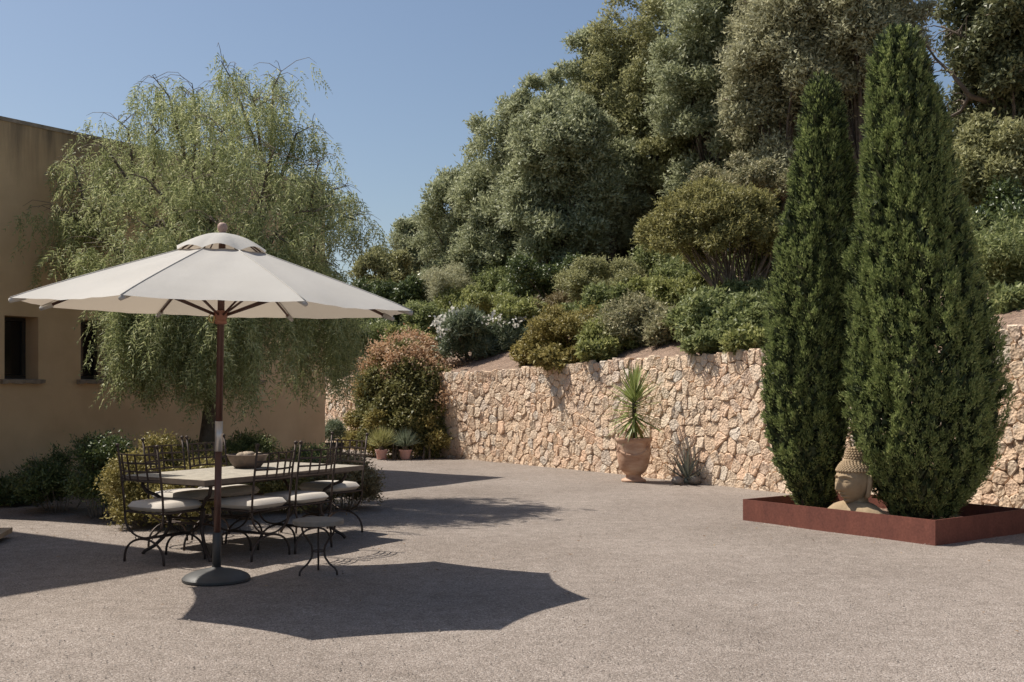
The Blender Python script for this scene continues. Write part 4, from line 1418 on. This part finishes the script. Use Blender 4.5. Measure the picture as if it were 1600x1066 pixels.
M['agave'] = leaf_mat('agave_leaf', (0.15, 0.165, 0.13), (0.23, 0.245, 0.20), (0.31, 0.31, 0.26), 0.1, 0.5, 0.3)
def build_agave():
    q = at(1083, 752, 16.95)
    root = empty('agave', (q[0] - 0.10, q[1] - 0.06, 0.0))
    tag(root, 'grey spiky agave against the foot of the stone wall', 'plant')
    me = [blade_mesh('leaf', M['agave'], 0.50, 0.042, d, fold=0.7) for d in (-0.10, -0.03, 0.03)]
    r = random.Random(5)
    for k in range(26):
        t = k / 25
        el = 0.35 + 1.05 * t + r.uniform(-0.12, 0.12)
        az = k * 2.39996 + r.uniform(-0.2, 0.2)
        put_blade(me[k % 3], root, (0, 0, 0.03 + 0.05 * t), az, el, r.uniform(0.75, 1.12))
    mb = MB(); mb.lathe([(0.05, 0.0), (0.06, 0.04), (0.035, 0.10)], 10)
    mb.build('stem', M['agave'], root)
    # two loose stones at its foot
    for k, (dx, dy, s, lab) in enumerate(((-0.16, -0.08, 0.085, 'grey loose stone at the foot of the agave, by the urn shadow'), (0.10, -0.07, 0.095, 'grey loose stone at the foot of the agave, against the wall'))):
        mb = MB()
        mb.ball((0, 0, 0), (s, s * 0.8, s * 0.75), 10, 7)
        rr_ = random.Random(k)
        mb.v = [(x * (1 + rr_.uniform(-.16, .16)), y * (1 + rr_.uniform(-.16, .16)), z * (1 + rr_.uniform(-.12, .12))) for x, y, z in mb.v]
        o = mb.build('loose_stone', plain_mat('grey_stone', (0.24, 0.215, 0.19), 0.9, 0.3, 14, bstr=0.7, bdist=0.01), None, loc=(root.location.x + dx, root.location.y + dy, s * 0.6))
        tag(o, lab, 'stone', 'loose stones by the agave')
build_agave()

# ------------------------------------------------------------------ pink pots by the creeper
M['pink_pot'] = plain_mat('pink_plastic', (0.62, 0.36, 0.31), 0.6, 0.12, 6, bstr=0.1)
M['blue_grass'] = leaf_mat('grass_tree_leaf', (0.26, 0.27, 0.10), (0.42, 0.41, 0.18), (0.5, 0.48, 0.25), 0.25, 0.5, 0.3)
M['dark_pot'] = plain_mat('dark_pot', (0.022, 0.02, 0.018), 0.6, 0.2, 6, bstr=0.1)
def pink_pot(px, lab_pot, lab_plant, col, sc):
    q = at(px, 716.5, 22.5)
    X, Y = q[0], 22.3
    root = empty('plant_pot', (X, Y, 0))
    tag(root, lab_pot, 'pot', 'pink pots before the creeper')
    k = 1.0
    mb = MB()
    mb.lathe([(0.088, 0.0), (0.092, 0.01), (0.112, 0.155), (0.128, 0.158), (0.130, 0.19), (0.122, 0.194), (0.112, 0.188), (0.108, 0.165), (0.0, 0.16)], 28)
    auto_smooth(mb.build('body', M['pink_pot'], root), 40)
    mb = MB(); mb.lathe([(0, 0.172), (0.107, 0.170)], 20, cap=False)
    mb.build('soil', M['soil'], root)
    y = empty('spiky_plant', (X, Y, 0.16))
    tag(y, lab_plant, 'plant', 'spiky plants in the pink pots')
    mb = MB(); mb.lathe([(0.045, 0.0), (0.05, 0.04), (0.035, 0.10)], 10); mb.build('stem', M['bark'], y)
    n = 420
    d = sphere_dirs(n); d[:, 2] = np.abs(d[:, 2]) * 1.5 + 0.3; d = unit(d)
    P = np.array([0, 0, 0.08]) + d * 0.02
    V = leaves(P, d, rng.uniform(0.34, 0.5, n) * sc, 0.014)
    link('foliage', quads_mesh('foliage', V, col), y)
pink_pot(598, 'pink pot nearer to the house, before the creeper', 'yellow green spiky tuft in the pink pot nearer the house', M['blue_grass'], 0.95)
pink_pot(635, 'pink pot nearer to the stone wall corner, before the creeper', 'blue green spiky tuft in the pink pot nearer the wall', leaf_mat('grass_tree_leaf_blue', (0.16, 0.20, 0.13), (0.25, 0.29, 0.20), (0.31, 0.34, 0.25), 0.25, 0.5, 0.3), 0.85)

def dark_pot():
    q = at(522, 714, 22.9)
    root = empty('plant_pot', (q[0], 22.8, 0))
    tag(root, 'black pot in the shade at the corner of the house', 'pot')
    mb = MB()
    mb.lathe([(0.15, 0), (0.16, 0.02), (0.215, 0.26), (0.225, 0.27), (0.225, 0.30), (0.205, 0.30), (0.195, 0.26), (0.0, 0.25)], 28)
    auto_smooth(mb.build('body', M['dark_pot'], root), 40)
    y = empty('grey_bush', (q[0], 22.8, 0.25))
    tag(y, 'grey green bushy plant in the black pot', 'plant')
    lobes = [(np.array([random.uniform(-0.12, 0.12), random.uniform(-0.12, 0.12), random.uniform(0.12, 0.4)]), random.uniform(0.14, 0.2)) for _ in range(8)]
    V = lobed_leaves(lobes, 1800, 12, 0.06, 0.016, up=0.6, spread=0.03)
    link('foliage', quads_mesh('foliage', V, M['oleander']), y)
    mb = MB(); mb.tube([(0, 0, -0.02), (0.01, 0, 0.2), (0, 0, 0.35)], [0.015, 0.012, 0.006], 6); mb.build('stem', M['bark'], y)
dark_pot()

# ------------------------------------------------------------------ parasol
def mat_canvas():
    m, nt, b, out = new_mat('cream_canvas')
    p = pos(nt)
    n1 = noise(nt, p, 2.2, 5)
    c = ramp(nt, n1.outputs['Fac'], [(0.3, (0.485, 0.472, 0.44)), (0.7, (0.53, 0.516, 0.485))])
    L(nt, c.outputs['Color'], b.inputs['Base Color'])
    b.inputs['Roughness'].default_value = 0.9
    b.inputs['Specular IOR Level'].default_value = 0.15
    t = N(nt, 'ShaderNodeBsdfTranslucent'); t.inputs['Color'].default_value = (0.74, 0.62, 0.48, 1)
    mx = N(nt, 'ShaderNodeMixShader'); mx.inputs[0].default_value = 0.20
    L(nt, b.outputs[0], mx.inputs[1]); L(nt, t.outputs[0], mx.inputs[2])
    L(nt, mx.outputs[0], out.inputs['Surface'])
    n2 = noise(nt, p, 14, 3)
    mp = N(nt, 'ShaderNodeMapping'); mp.inputs['Scale'].default_value = (1, 1, 0.3); L(nt, p, mp.inputs['Vector']); L(nt, mp.outputs[0], n2.inputs['Vector'])
    bump(nt, b, n2.outputs['Fac'], 0.25, 0.01)
    return m
M['canvas'] = mat_canvas()
M['wood'] = plain_mat('red_brown_wood', (0.085, 0.036, 0.025), 0.45, 0.3, 7, bstr=0.15)
M['wood_pale'] = plain_mat('weathered_pink_wood', (0.40, 0.27, 0.22), 0.7, 0.2, 9, bstr=0.2)
M['metal_sleeve'] = plain_mat('brushed_metal_sleeve', (0.55, 0.52, 0.49), 0.35, 0.08, 9, metallic=0.6, bstr=0)
M['base_iron'] = plain_mat('grey_cast_base', (0.050, 0.050, 0.049), 0.55, 0.25, 8, bstr=0.3)
M['rope'] = plain_mat('yellow_rope', (0.42, 0.31, 0.13), 0.9, 0.2, 30, bstr=0)

def build_parasol():
    root = empty('parasol', (-2.265, 8.58, 0))
    tag(root, 'large cream octagonal parasol on a dark wooden pole beside the table', 'parasol')
    # the base stands level, pole and canopy lean slightly
    mb = MB()
    mb.lathe([(0.255, 0.0), (0.256, 0.018), (0.24, 0.035), (0.20, 0.055), (0.13, 0.075), (0.06, 0.088), (0.035, 0.10), (0.034, 0.12)], 40)
    auto_smooth(mb.build('base', M['base_iron'], root), 40)
    lean = Matrix.Rotation(R(1.2), 4, 'Y') @ Matrix.Rotation(R(0.8), 4, 'X')
    def T(p): return lean @ Vector(p)
    def part(mb, name, mat, smooth=True, par=None):
        mb.v = [tuple(T(p)) for p in mb.v]
        return mb.build(name, mat, par or root, smooth)
    mb = MB(); mb.lathe([(0.034, 0.10), (0.034, 0.36), (0.030, 0.365)], 16)
    part(mb, 'base_tube', M['base_iron'])
    mb = MB(); mb.lathe([(0.0265, 0.3), (0.0265, 0.985)], 16); part(mb, 'lower_pole', M['wood'])
    mb = MB(); mb.lathe([(0.0295, 0.985), (0.0295, 1.215)], 16); part(mb, 'sleeve', M['metal_sleeve'])
    mb = MB(); mb.lathe([(0.0265, 1.215), (0.0265, 2.56), (0.02, 2.58)], 16); part(mb, 'upper_pole', M['wood'])
    Rr, zr, zt, rt = 1.5, 2.075, 2.505, 0.30
    a0 = R(-90 + 35.5)
    def hz(u): return zr + (zt - zr) * ((1 - u) ** 0.94)        # u: 0 at vent, 1 at rim
    n_seg, n_rad = 10, 12
    # canopy panels: seams straight along the ribs, cloth sagging a little between them
    for k in range(8):
        A, B = a0 + k * math.pi / 4, a0 + (k + 1) * math.pi / 4
        vs, fs = [], []
        for i in range(n_rad + 1):
            u = i / n_rad
            r = rt + (Rr - rt) * u
            for j in range(n_seg + 1):
                w = j / n_seg
                p = Vector((math.cos(A), math.sin(A))) * (1 - w) + Vector((math.cos(B), math.sin(B))) * w
                s = math.sin(math.pi * w)
                rr_ = r * (1 - 0.045 * s * u * u)
                z = hz(u) - 0.015 * s * u * (1 - 0.3 * u) + 0.004 * math.sin(9 * w + k * 2.1 + 7 * u) * s + 0.003 * math.sin(31 * w + 5 * u + k) * s * u ** 3
                if abs(w) < 0.05 or abs(w - 1) < 0.05:
                    z += 0.003
                vs.append((p.x * rr_, p.y * rr_, z))
        for i in range(n_rad):
            for j in range(n_seg):
                q = i * (n_seg + 1) + j
                fs.append((q, q + n_seg + 1, q + n_seg + 2, q + 1))
        mb = MB(); mb.add(vs, fs); part(mb, 'canopy_panel', M['canvas'])
        # seam piping
        mb = MB()
        pts = [(math.cos(A) * (rt + (Rr - rt) * i / 8), math.sin(A) * (rt + (Rr - rt) * i / 8), hz(i / 8) + 0.004) for i in range(9)]
        mb.tube(pts, 0.005, 5)
        part(mb, 'seam', M['canvas'])
        # rib and strut
        mb = MB()
        pts = [(math.cos(A) * r, math.sin(A) * r, hz((r - rt) / (Rr - rt)) - 0.022) if r > rt else (math.cos(A) * r, math.sin(A) * r, zt - 0.01) for r in (0.05, 0.3, 0.7, 1.1, 1.47)]
        mb.tube(pts, 0.0125, 4)
        rb = part(mb, 'rib', M['wood'])
        mb = MB()
        rj = 0.78
        mb.tube([(math.cos(A) * 0.05, math.sin(A) * 0.05, 2.03), (math.cos(A) * rj, math.sin(A) * rj, hz((rj - rt) / (Rr - rt)) - 0.04)], 0.011, 4)
        part(mb, 'strut', M['wood'], par=rb)
        # pocket at the tip
        mb = MB()
        mb.tube([(math.cos(A) * 1.40, math.sin(A) * 1.40, hz(0.91) - 0.030), (math.cos(A) * 1.505, math.sin(A) * 1.505, zr - 0.018)], [0.020, 0.017], 6)
        part(mb, 'tip_pocket', M['canvas'])
    # vent cap with billowing hem
    vs, fs = [], []
    nr, na = 9, 96
    for i in range(nr + 1):
        u = i / nr
        for k in range(na):
            an = a0 + 2 * math.pi * k / na
            ph = (k / na * 8) % 1.0
            s = math.sin(math.pi * ph)
            r = 0.02 + 0.325 * u * (1 - 0.05 * s * u)
            z = 2.650 - 0.150 * u ** 1.9 + (0.036 * s * u ** 3) + 0.006 * math.sin(5 * an + 3 * u) * u
            vs.append((math.cos(an) * r, math.sin(an) * r, z))
    for i in range(nr):
        for k in range(na):
            q, q2 = i * na + k, i * na + (k + 1) % na
            fs.append((q, q + na, q2 + na, q2))
    mb = MB(); mb.add(vs, fs); part(mb, 'vent_cap', M['canvas'])
    mb = MB()
    for k in range(8):
        A = a0 + k * math.pi / 4
        mb.tube([(0, 0, 2.60), (math.cos(A) * 0.18, math.sin(A) * 0.18, 2.60), (math.cos(A) * 0.31, math.sin(A) * 0.31, 2.51)], 0.006, 4)
    part(mb, 'vent_frame', M['wood'])
    mb = MB(); mb.lathe([(0.012, 2.56), (0.020, 2.645), (0.024, 2.655), (0.033, 2.672), (0.038, 2.692), (0.035, 2.712), (0.022, 2.728), (0.005, 2.732)], 16)
    part(mb, 'finial', M['wood_pale'])
    mb = MB(); mb.lathe([(0.034, 1.955), (0.046, 1.96), (0.046, 1.985), (0.040, 1.99), (0.052, 2.02), (0.056, 2.05), (0.05, 2.06)], 16)
    part(mb, 'hub', plain_mat('hub_wood', (0.26, 0.115, 0.075), 0.5, 0.2, 9, bstr=0.1))
    mb = MB(); mb.lathe([(0.03, 2.42), (0.055, 2.44), (0.055, 2.52), (0.03, 2.53)], 16); part(mb, 'crown_hub', M['wood'])
    mb = MB()
    pts = [(-0.05 - 0.022 * math.sin(t) - 0.012, -0.03, 2.0 + 0.032 * math.cos(t)) for t in np.linspace(0, 2 * math.pi, 15)]
    mb.tube(pts, 0.0045, 5, cap=False)
    mb.tube([(-0.045, -0.03, 2.03), (-0.05, -0.03, 1.96)], 0.0045, 5)
    part(mb, 'rope', M['rope'])
build_parasol()

# ------------------------------------------------------------------ table, bowl, chairs, side table
M['iron'] = plain_mat('rusty_wrought_iron', (0.060, 0.042, 0.034), 0.6, 0.35, 15, metallic=0.35, bstr=0.3, bdist=0.002)
M['table_rim'] = plain_mat('table_rim', (0.15, 0.115, 0.088), 0.7, 0.25, 15, bstr=0.3)
def mat_cushion():
    m, nt, b, out = new_mat('cream_cushion')
    p = pos(nt)
    n1 = noise(nt, p, 6, 4)
    c = ramp(nt, n1.outputs['Fac'], [(0.3, (0.4500, 0.4095, 0.3600)), (0.7, (0.5220, 0.4815, 0.4275))])
    L(nt, c.outputs['Color'], b.inputs['Base Color'])
    b.inputs['Roughness'].default_value = 0.95
    n2 = noise(nt, p, 220, 2)
    bump(nt, b, n2.outputs['Fac'], 0.15, 0.002)
    return m
M['cushion'] = mat_cushion()
M['tile_face'] = plain_mat('glazed_table_tile', (0.46, 0.42, 0.35), 0.42, 0.16, 22, bstr=0.1)
M['grout'] = plain_mat('table_grout', (0.26, 0.24, 0.21), 0.9, 0.2, 20)

TN = np.array([-2.54, 9.25]); TA = unit(np.array([0.53, 0.848])); TB = np.array([-TA[1], TA[0]])
TL, TW, TZ = 2.05, 1.05, 0.70
def tpt(a, b): return TN + TA * a + TB * b

def build_table():
    rz = math.atan2(TA[1], TA[0])
    root = empty('dining_table', (TN[0], TN[1], 0), rz)      # local x along the table, y across it
    tag(root, 'long tiled dining table on scrolled wrought iron legs', 'table')
    mb = MB(); mb.box((TL / 2, TW / 2, TZ - 0.026), (TL - 0.04, TW - 0.04, 0.036)); mb.build('grout_bed', M['grout'], root, smooth=False)
    t = 0.022
    mb = MB()
    mb.box((TL / 2, t / 2, TZ - 0.022), (TL, t, 0.044)); mb.box((TL / 2, TW - t / 2, TZ - 0.022), (TL, t, 0.044))
    mb.box((t / 2, TW / 2, TZ - 0.022), (t, TW - 2 * t, 0.044)); mb.box((TL - t / 2, TW / 2, TZ - 0.022), (t, TW - 2 * t, 0.044))
    mb.build('rim', M['table_rim'], root, smooth=False)
    # square tiles with open joints
    nx, ny = 19, 9
    sx, sy = (TL - 2 * t - 0.004) / nx, (TW - 2 * t - 0.004) / ny
    tm = MB()
    g = 0.004
    a, b = sx / 2 - g / 2, sy / 2 - g / 2
    tm.add([(-a, -b, 0), (a, -b, 0), (a, b, 0), (-a, b, 0), (-a + .002, -b + .002, .008), (a - .002, -b + .002, .008), (a - .002, b - .002, .008), (-a + .002, b - .002, .008)],
           [(4, 5, 6, 7), (0, 1, 5, 4), (1, 2, 6, 5), (2, 3, 7, 6), (3, 0, 4, 7)])
    me = tm.mesh('tile', M['tile_face'], smooth=False)
    for i in range(nx):
        for j in range(ny):
            link('tile', me, root, (t + 0.002 + sx * (i + 0.5), t + 0.002 + sy * (j + 0.5), TZ - 0.008 + random.uniform(-0.0006, 0.0006)))
    # legs: S-curved bars from the corners to a low stretcher
    for ex in (0, 1):
        for ey in (0, 1):
            x0 = 0.16 if ex == 0 else TL - 0.16
            sgx = 1 if ex == 0 else -1
            y0 = 0.10 if ey == 0 else TW - 0.10
            sgy = 1 if ey == 0 else -1
            prof = [(0.0, 0.66), (0.0, 0.60), (0.03, 0.55), (0.10, 0.52), (0.16, 0.47), (0.19, 0.40), (0.20, 0.32), (0.19, 0.24), (0.15, 0.15), (0.08, 0.07), (0.02, 0.03), (0.0, 0.0)]
            mb = MB()
            mb.tube([(x0 + sgx * d * 0.55, y0 + sgy * d * 1.15, z) for d, z in prof], 0.016, 7)
            mb.build('leg', M['iron'], root)
    mb = MB()
    mb.tube([(0.27, TW / 2 - 0.2, 0.33), (0.27, TW / 2 + 0.2, 0.33)], 0.011, 6)
    mb.tube([(TL - 0.27, TW / 2 - 0.2, 0.33), (TL - 0.27, TW / 2 + 0.2, 0.33)], 0.011, 6)
    mb.tube([(0.27, TW / 2, 0.33), (TL / 2, TW / 2, 0.28), (TL - 0.27, TW / 2, 0.33)], 0.011, 6)
    mb.build('stretcher', M['iron'], root)
    mb = MB()
    mb.tube([(0.12, 0.08, 0.645), (TL - 0.12, 0.08, 0.645), (TL - 0.12, TW - 0.08, 0.645), (0.12, TW - 0.08, 0.645), (0.12, 0.08, 0.645)], 0.012, 6)
    mb.build('apron_frame', M['iron'], root)
build_table()

def build_bowl():
    p = tpt(1.22, 0.74)
    root = empty('bowl', (p[0], p[1], TZ + 0.0005))
    tag(root, 'wide dark bowl filled with pale lumps on the dining table', 'bowl')
    m = plain_mat('dark_wood_bowl', (0.115, 0.082, 0.064), 0.75, 0.35, 12, bstr=0.4)
    mb = MB(); mb.lathe([(0.105, 0.0), (0.125, 0.008), (0.165, 0.06), (0.19, 0.118), (0.196, 0.128), (0.188, 0.130), (0.178, 0.115), (0.15, 0.06), (0.0, 0.04)], 40)
    auto_smooth(mb.build('body', m, root), 45)
    r = random.Random(4)
    fm = plain_mat('dried_gourd', (0.34, 0.27, 0.20), 0.9, 0.3, 18, bstr=0.6, bdist=0.01)
    for k in range(8):
        a = r.uniform(0, 6.28); u = math.sqrt(r.random()) * 0.125
        mb = MB(); s = r.uniform(0.032, 0.05)
        mb.ball((0, 0, 0), (s, s * r.uniform(0.7, 1), s * 0.75), 9, 7)
        mb.v = [(x * r.uniform(.9, 1.1), y * r.uniform(.9, 1.1), z) for x, y, z in mb.v]
        o = mb.build('dried_gourd', fm, None, loc=(p[0] + math.cos(a) * u, p[1] + math.sin(a) * u, TZ + 0.112 + 0.02 * (0.13 - u) / 0.13))
        tag(o, 'pale lumpy dried gourd lying in the bowl on the table', 'gourd', 'gourds in the bowl')
build_bowl()

def chair_parts():
    W2, yb, yf, zs = 0.21, -0.20, 0.20, 0.425
    P = []
    def U(y, top):
        pts = []
        for i in range(17):
            t = math.pi * i / 16
            pts.append((W2 * math.cos(t), y, zs - 0.01 - (zs - 0.01 - 0.215) * math.sin(t) ** 0.8))
        return pts
    def arch(y):
        return [(0.215 * math.cos(math.pi * i / 16), y, 0.205 * math.sin(math.pi * i / 16) ** 0.75) for i in range(17)]
    for s in (-1, 1):
        mb = MB()
        mb.tube([(s * W2, yb, zs - 0.01), (s * (W2 + 0.002), yb - 0.008, 0.55), (s * (W2 + 0.004), yb - 0.035, 0.78), (s * (W2 + 0.006), yb - 0.062, 0.975)], 0.0085, 6)
        mb.ball((s * (W2 + 0.006), yb - 0.064, 0.987), 0.0155, 8, 6)
        P.append(('back_post', mb, 'iron'))
    for y in (yb, yf):
        mb = MB(); mb.tube(U(y, zs), 0.0085, 6, cap=False); P.append(('leg_curve', mb, 'iron'))
        mb = MB(); mb.tube(arch(y), 0.0095, 6); P.append(('leg', mb, 'iron'))
    for s in (-1, 1):
        mb = MB()
        for yy in (yb, yf):
            pts = [(s * 0.075 + 0.017 * math.cos(t), yy, 0.212 + 0.017 * math.sin(t)) for t in np.linspace(0, 2 * math.pi, 11)]
            mb.tube(pts, 0.004, 4, cap=False)
        P.append(('ring', mb, 'iron'))
    mb = MB()
    mb.tube([(-0.03, yb, 0.208), (-0.03, yf, 0.208)], 0.007, 5); mb.tube([(0.03, yb, 0.208), (0.03, yf, 0.208)], 0.007, 5)
    P.append(('stretcher', mb, 'iron'))
    mb = MB()
    mb.tube([(-W2, yb, zs), (W2, yb, zs), (W2, yf + 0.01, zs), (-W2, yf + 0.01, zs), (-W2, yb, zs)], 0.009, 6)
    for k in range(1, 6):
        x = -W2 + 2 * W2 * k / 6
        mb.box((x, (yb + yf) / 2, zs), (0.016, yf - yb, 0.004))
    P.append(('seat_frame', mb, 'iron'))
    # lattice of flat bars, bowed to the rear
    def by(x, z): return yb - 0.045 * (z - 0.55) / 0.3 - 0.065 * (1 - (x / W2) ** 2)
    for z, h in ((0.915, 0.012), (0.845, 0.016), (0.775, 0.016), (0.705, 0.016)):
        mb = MB()
        vs, fs = [], []
        n = 12
        for i in range(n + 1):
            x = -W2 + 2 * W2 * i / n
            y = by(x, z)
            vs += [(x, y - 0.003, z - h / 2), (x, y + 0.003, z - h / 2), (x, y + 0.003, z + h / 2), (x, y - 0.003, z + h / 2)]
        for i in range(n):
            for k in range(4):
                a, b = i * 4 + k, i * 4 + (k + 1) % 4
                fs.append((a, b, b + 4, a + 4))
        fs += [(3, 2, 1, 0), (n * 4, n * 4 + 1, n * 4 + 2, n * 4 + 3)]
        mb.add(vs, fs)
        P.append(('back_rail', mb, 'iron'))
    for k in range(1, 5):
        x = -W2 + 2 * W2 * k / 5
        mb = MB()
        vs, fs = [], []
        for i, z in enumerate((0.697, 0.80, 0.921)):
            y = by(x, z) - 0.0035
            vs += [(x - 0.008, y - 0.003, z), (x + 0.008, y - 0.003, z), (x + 0.008, y + 0.002, z), (x - 0.008, y + 0.002, z)]
        for i in range(2):
            for q in range(4):
                a, b = i * 4 + q, i * 4 + (q + 1) % 4
                fs.append((a, b, b + 4, a + 4))
        fs += [(3, 2, 1, 0), (8, 9, 10, 11)]
        mb.add(vs, fs)
        P.append(('back_bar', mb, 'iron'))
    return P

def cushion_mesh():
    n = 18
    vs, fs = [], []
    def lay(sgn):
        for j in range(n + 1):
            for i in range(n + 1):
                u, v = -1 + 2 * i / n, -1 + 2 * j / n
                # rounded square outline
                e = max(abs(u), abs(v))
                k = (abs(u) ** 5 + abs(v) ** 5) ** (1 / 5) if e > 0 else 1
                s = e / k if k > 0 else 1
                ed = max(0.0, 1 - max(abs(u), abs(v)) ** 12)
                th = 0.038 * ed ** 0.4 + (0.010 * (1 - u * u) * (1 - v * v) if sgn > 0 else 0)
                vs.append((u * s * 0.222, v * s * 0.222 + 0.003, 0.470 + sgn * th))
    lay(1); lay(-1)
    m = (n + 1) ** 2
    for j in range(n):
        for i in range(n):
            q = j * (n + 1) + i
            fs.append((q, q + 1, q + n + 2, q + n + 1))
            fs.append((m + q, m + q + n + 1, m + q + n + 2, m + q + 1))
    mb = MB(); mb.add(vs, fs)
    return mb.mesh('cushion', M['cushion'])

def build_chairs():
    parts = [(n, mb.mesh(n, M[m], smooth=(n not in ('back_rail', 'back_bar'))), m) for n, mb, m in chair_parts()]
    cm = cushion_mesh()
    def face(d): return math.atan2(d[1], d[0]) - math.pi / 2
    spots = [
        (tpt(0.02, 0.50), TA, 'iron chair at the near end of the table, seen from behind beside the parasol pole'),
        (tpt(0.56, 0.03), TB, 'iron chair on the open long side of the table, next to the parasol pole'),
        (tpt(1.10, 0.02), TB, 'iron chair on the open long side of the table, behind the small round table'),
        (tpt(0.72, TW - 0.02), -TB, 'iron chair on the shrub side of the table, nearer the end chair'),
        (tpt(1.24, TW - 0.02), -TB, 'iron chair on the shrub side of the table, behind the bowl'),
        (tpt(TL + 0.04, 0.48), -TA, 'iron chair at the far end of the table, facing the camera'),
    ]
    for k, (p, d, lab) in enumerate(spots):
        root = empty('garden_chair', (p[0], p[1], 0), face(d) + random.uniform(-0.05, 0.05))
        tag(root, lab, 'chair', 'wrought iron chairs round the table')
        for n, me, m in parts:
            link(n, me, root)
        link('cushion', cm, root)
        root.scale = (1.12, 1.12, 1.0)
build_chairs()

def build_side_table():
    root = empty('side_table', (-1.53, 8.85, 0), R(20))
    tag(root, 'small round stone topped side table with three curved iron legs', 'table')
    mb = MB(); mb.lathe([(0.0, 0.392), (0.19, 0.392), (0.199, 0.396), (0.20, 0.424), (0.196, 0.429), (0.0, 0.430)], 44, cap=False)
    auto_smooth(mb.build('table_top', plain_mat('side_table_stone', (0.235, 0.205, 0.17), 0.6, 0.2, 14, bstr=0.2), root), 40)
    for k in range(3):
        a = R(200) + k * 2 * math.pi / 3
        prof = [(0.145, 0.392), (0.145, 0.36), (0.13, 0.32), (0.095, 0.28), (0.062, 0.23), (0.052, 0.18), (0.062, 0.13), (0.10, 0.085), (0.145, 0.055), (0.165, 0.03), (0.168, 0.0)]
        mb = MB(); mb.tube([(math.cos(a) * r, math.sin(a) * r, z) for r, z in prof], 0.0085, 7)
        mb.build('leg', M['iron'], root)
    mb = MB(); mb.tube([(0.055 * math.cos(t), 0.055 * math.sin(t), 0.18) for t in np.linspace(0, 2 * math.pi, 17)], 0.005, 5, cap=False)
    mb.build('ring', M['iron'], root)
build_side_table()

def slab():
    mb = MB()
    mb.box((0, 0, 0.04), (0.9, 0.55, 0.045), R(12))
    mb.box((-0.3, 0.1, 0.0), (0.12, 0.4, 0.06), R(12)); mb.box((0.25, -0.02, 0.0), (0.12, 0.4, 0.06), R(12))
    o = mb.build('stone_slab', plain_mat('pale_slab', (0.42, 0.30, 0.19), 0.8, 0.2, 6), None, smooth=False, loc=(-5.28, 10.62, 0.03))
    tag(o, 'pale tan slab lying on the gravel at the picture edge', 'slab', kind='thing')
slab()
def ground_litter():
    n = 5200
    D = 4.6 + 12.0 * rng.uniform(size=n) ** 1.5
    X = rng.uniform(-0.5, 0.5, n) * D
    sz = rng.uniform(0.003, 0.008, n) * np.where(rng.uniform(size=n) < 0.02, 1.5, 1.0)
    dirs = np.array([(1, 0, 0), (0, 1, 0), (-1, 0, 0), (0, -1, 0), (0, 0, 0.7), (0, 0, -0.5)], float)
    sc = rng.uniform(0.7, 1.3, (n, 6, 1))
    V = np.stack([X, D, sz * 0.25], 1)[:, None, :] + dirs[None] * sc * sz[:, None, None]
    mb = MB()
    fs = []
    for i in range(n):
        o = i * 6
        fs += [(o, o + 1, o + 4), (o + 1, o + 2, o + 4), (o + 2, o + 3, o + 4), (o + 3, o, o + 4)]
    mb.add(V.reshape(-1, 3).tolist(), fs)
    m, nt, b, out = new_mat('loose_gravel_stone')
    g = N(nt, 'ShaderNodeNewGeometry')
    r = ramp(nt, g.outputs['Random Per Island'], [(0.0, (0.12, 0.10, 0.085)), (0.5, (0.26, 0.225, 0.19)), (1.0, (0.38, 0.34, 0.30))])
    L(nt, r.outputs['Color'], b.inputs['Base Color']); b.inputs['Roughness'].default_value = 0.9
    tag(mb.build('gravel', m, smooth=False), 'loose larger gravel stones scattered over the court', 'gravel', kind='stuff')
    spots = [((-3.6, 12.0), 1.8, 130), ((3.4, 11.6), 1.1, 70), ((-2.0, 22.2), 0.9, 90), ((2.2, 17.6), 1.2, 80), ((-2.0, 9.8), 1.6, 60), ((0.5, 9.0), 4.5, 90)]
    P = np.concatenate([np.stack([rng.normal(c[0], r_ * 0.6, k), rng.normal(c[1], r_ * 0.5, k), np.full(k, 0.008)], 1) for c, r_, k in spots])
    A = sphere_dirs(len(P)); A[:, 2] *= 0.12; A = unit(A)
    V = leaves(P, A, rng.uniform(0.02, 0.05, len(P)), 0.014, out=np.array([[0, 0, 2.0]]) * np.ones((len(P), 1)))
    V[:, :, 2] = np.maximum(V[:, :, 2], 0.004)
    o = link('fallen_leaves', quads_mesh('fallen_leaves', V, leaf_mat('dry_leaf', (0.16, 0.09, 0.045), (0.25, 0.16, 0.08), (0.33, 0.24, 0.13), 0.1, 0.7, 0.2)))
    tag(o, 'dry fallen leaves strewn on the gravel near the plants', 'leaves', kind='stuff')
ground_litter()
print('objects', len(bpy.data.objects), 'polys', sum(len(o.data.polygons) for o in bpy.data.objects if o.type == 'MESH'))
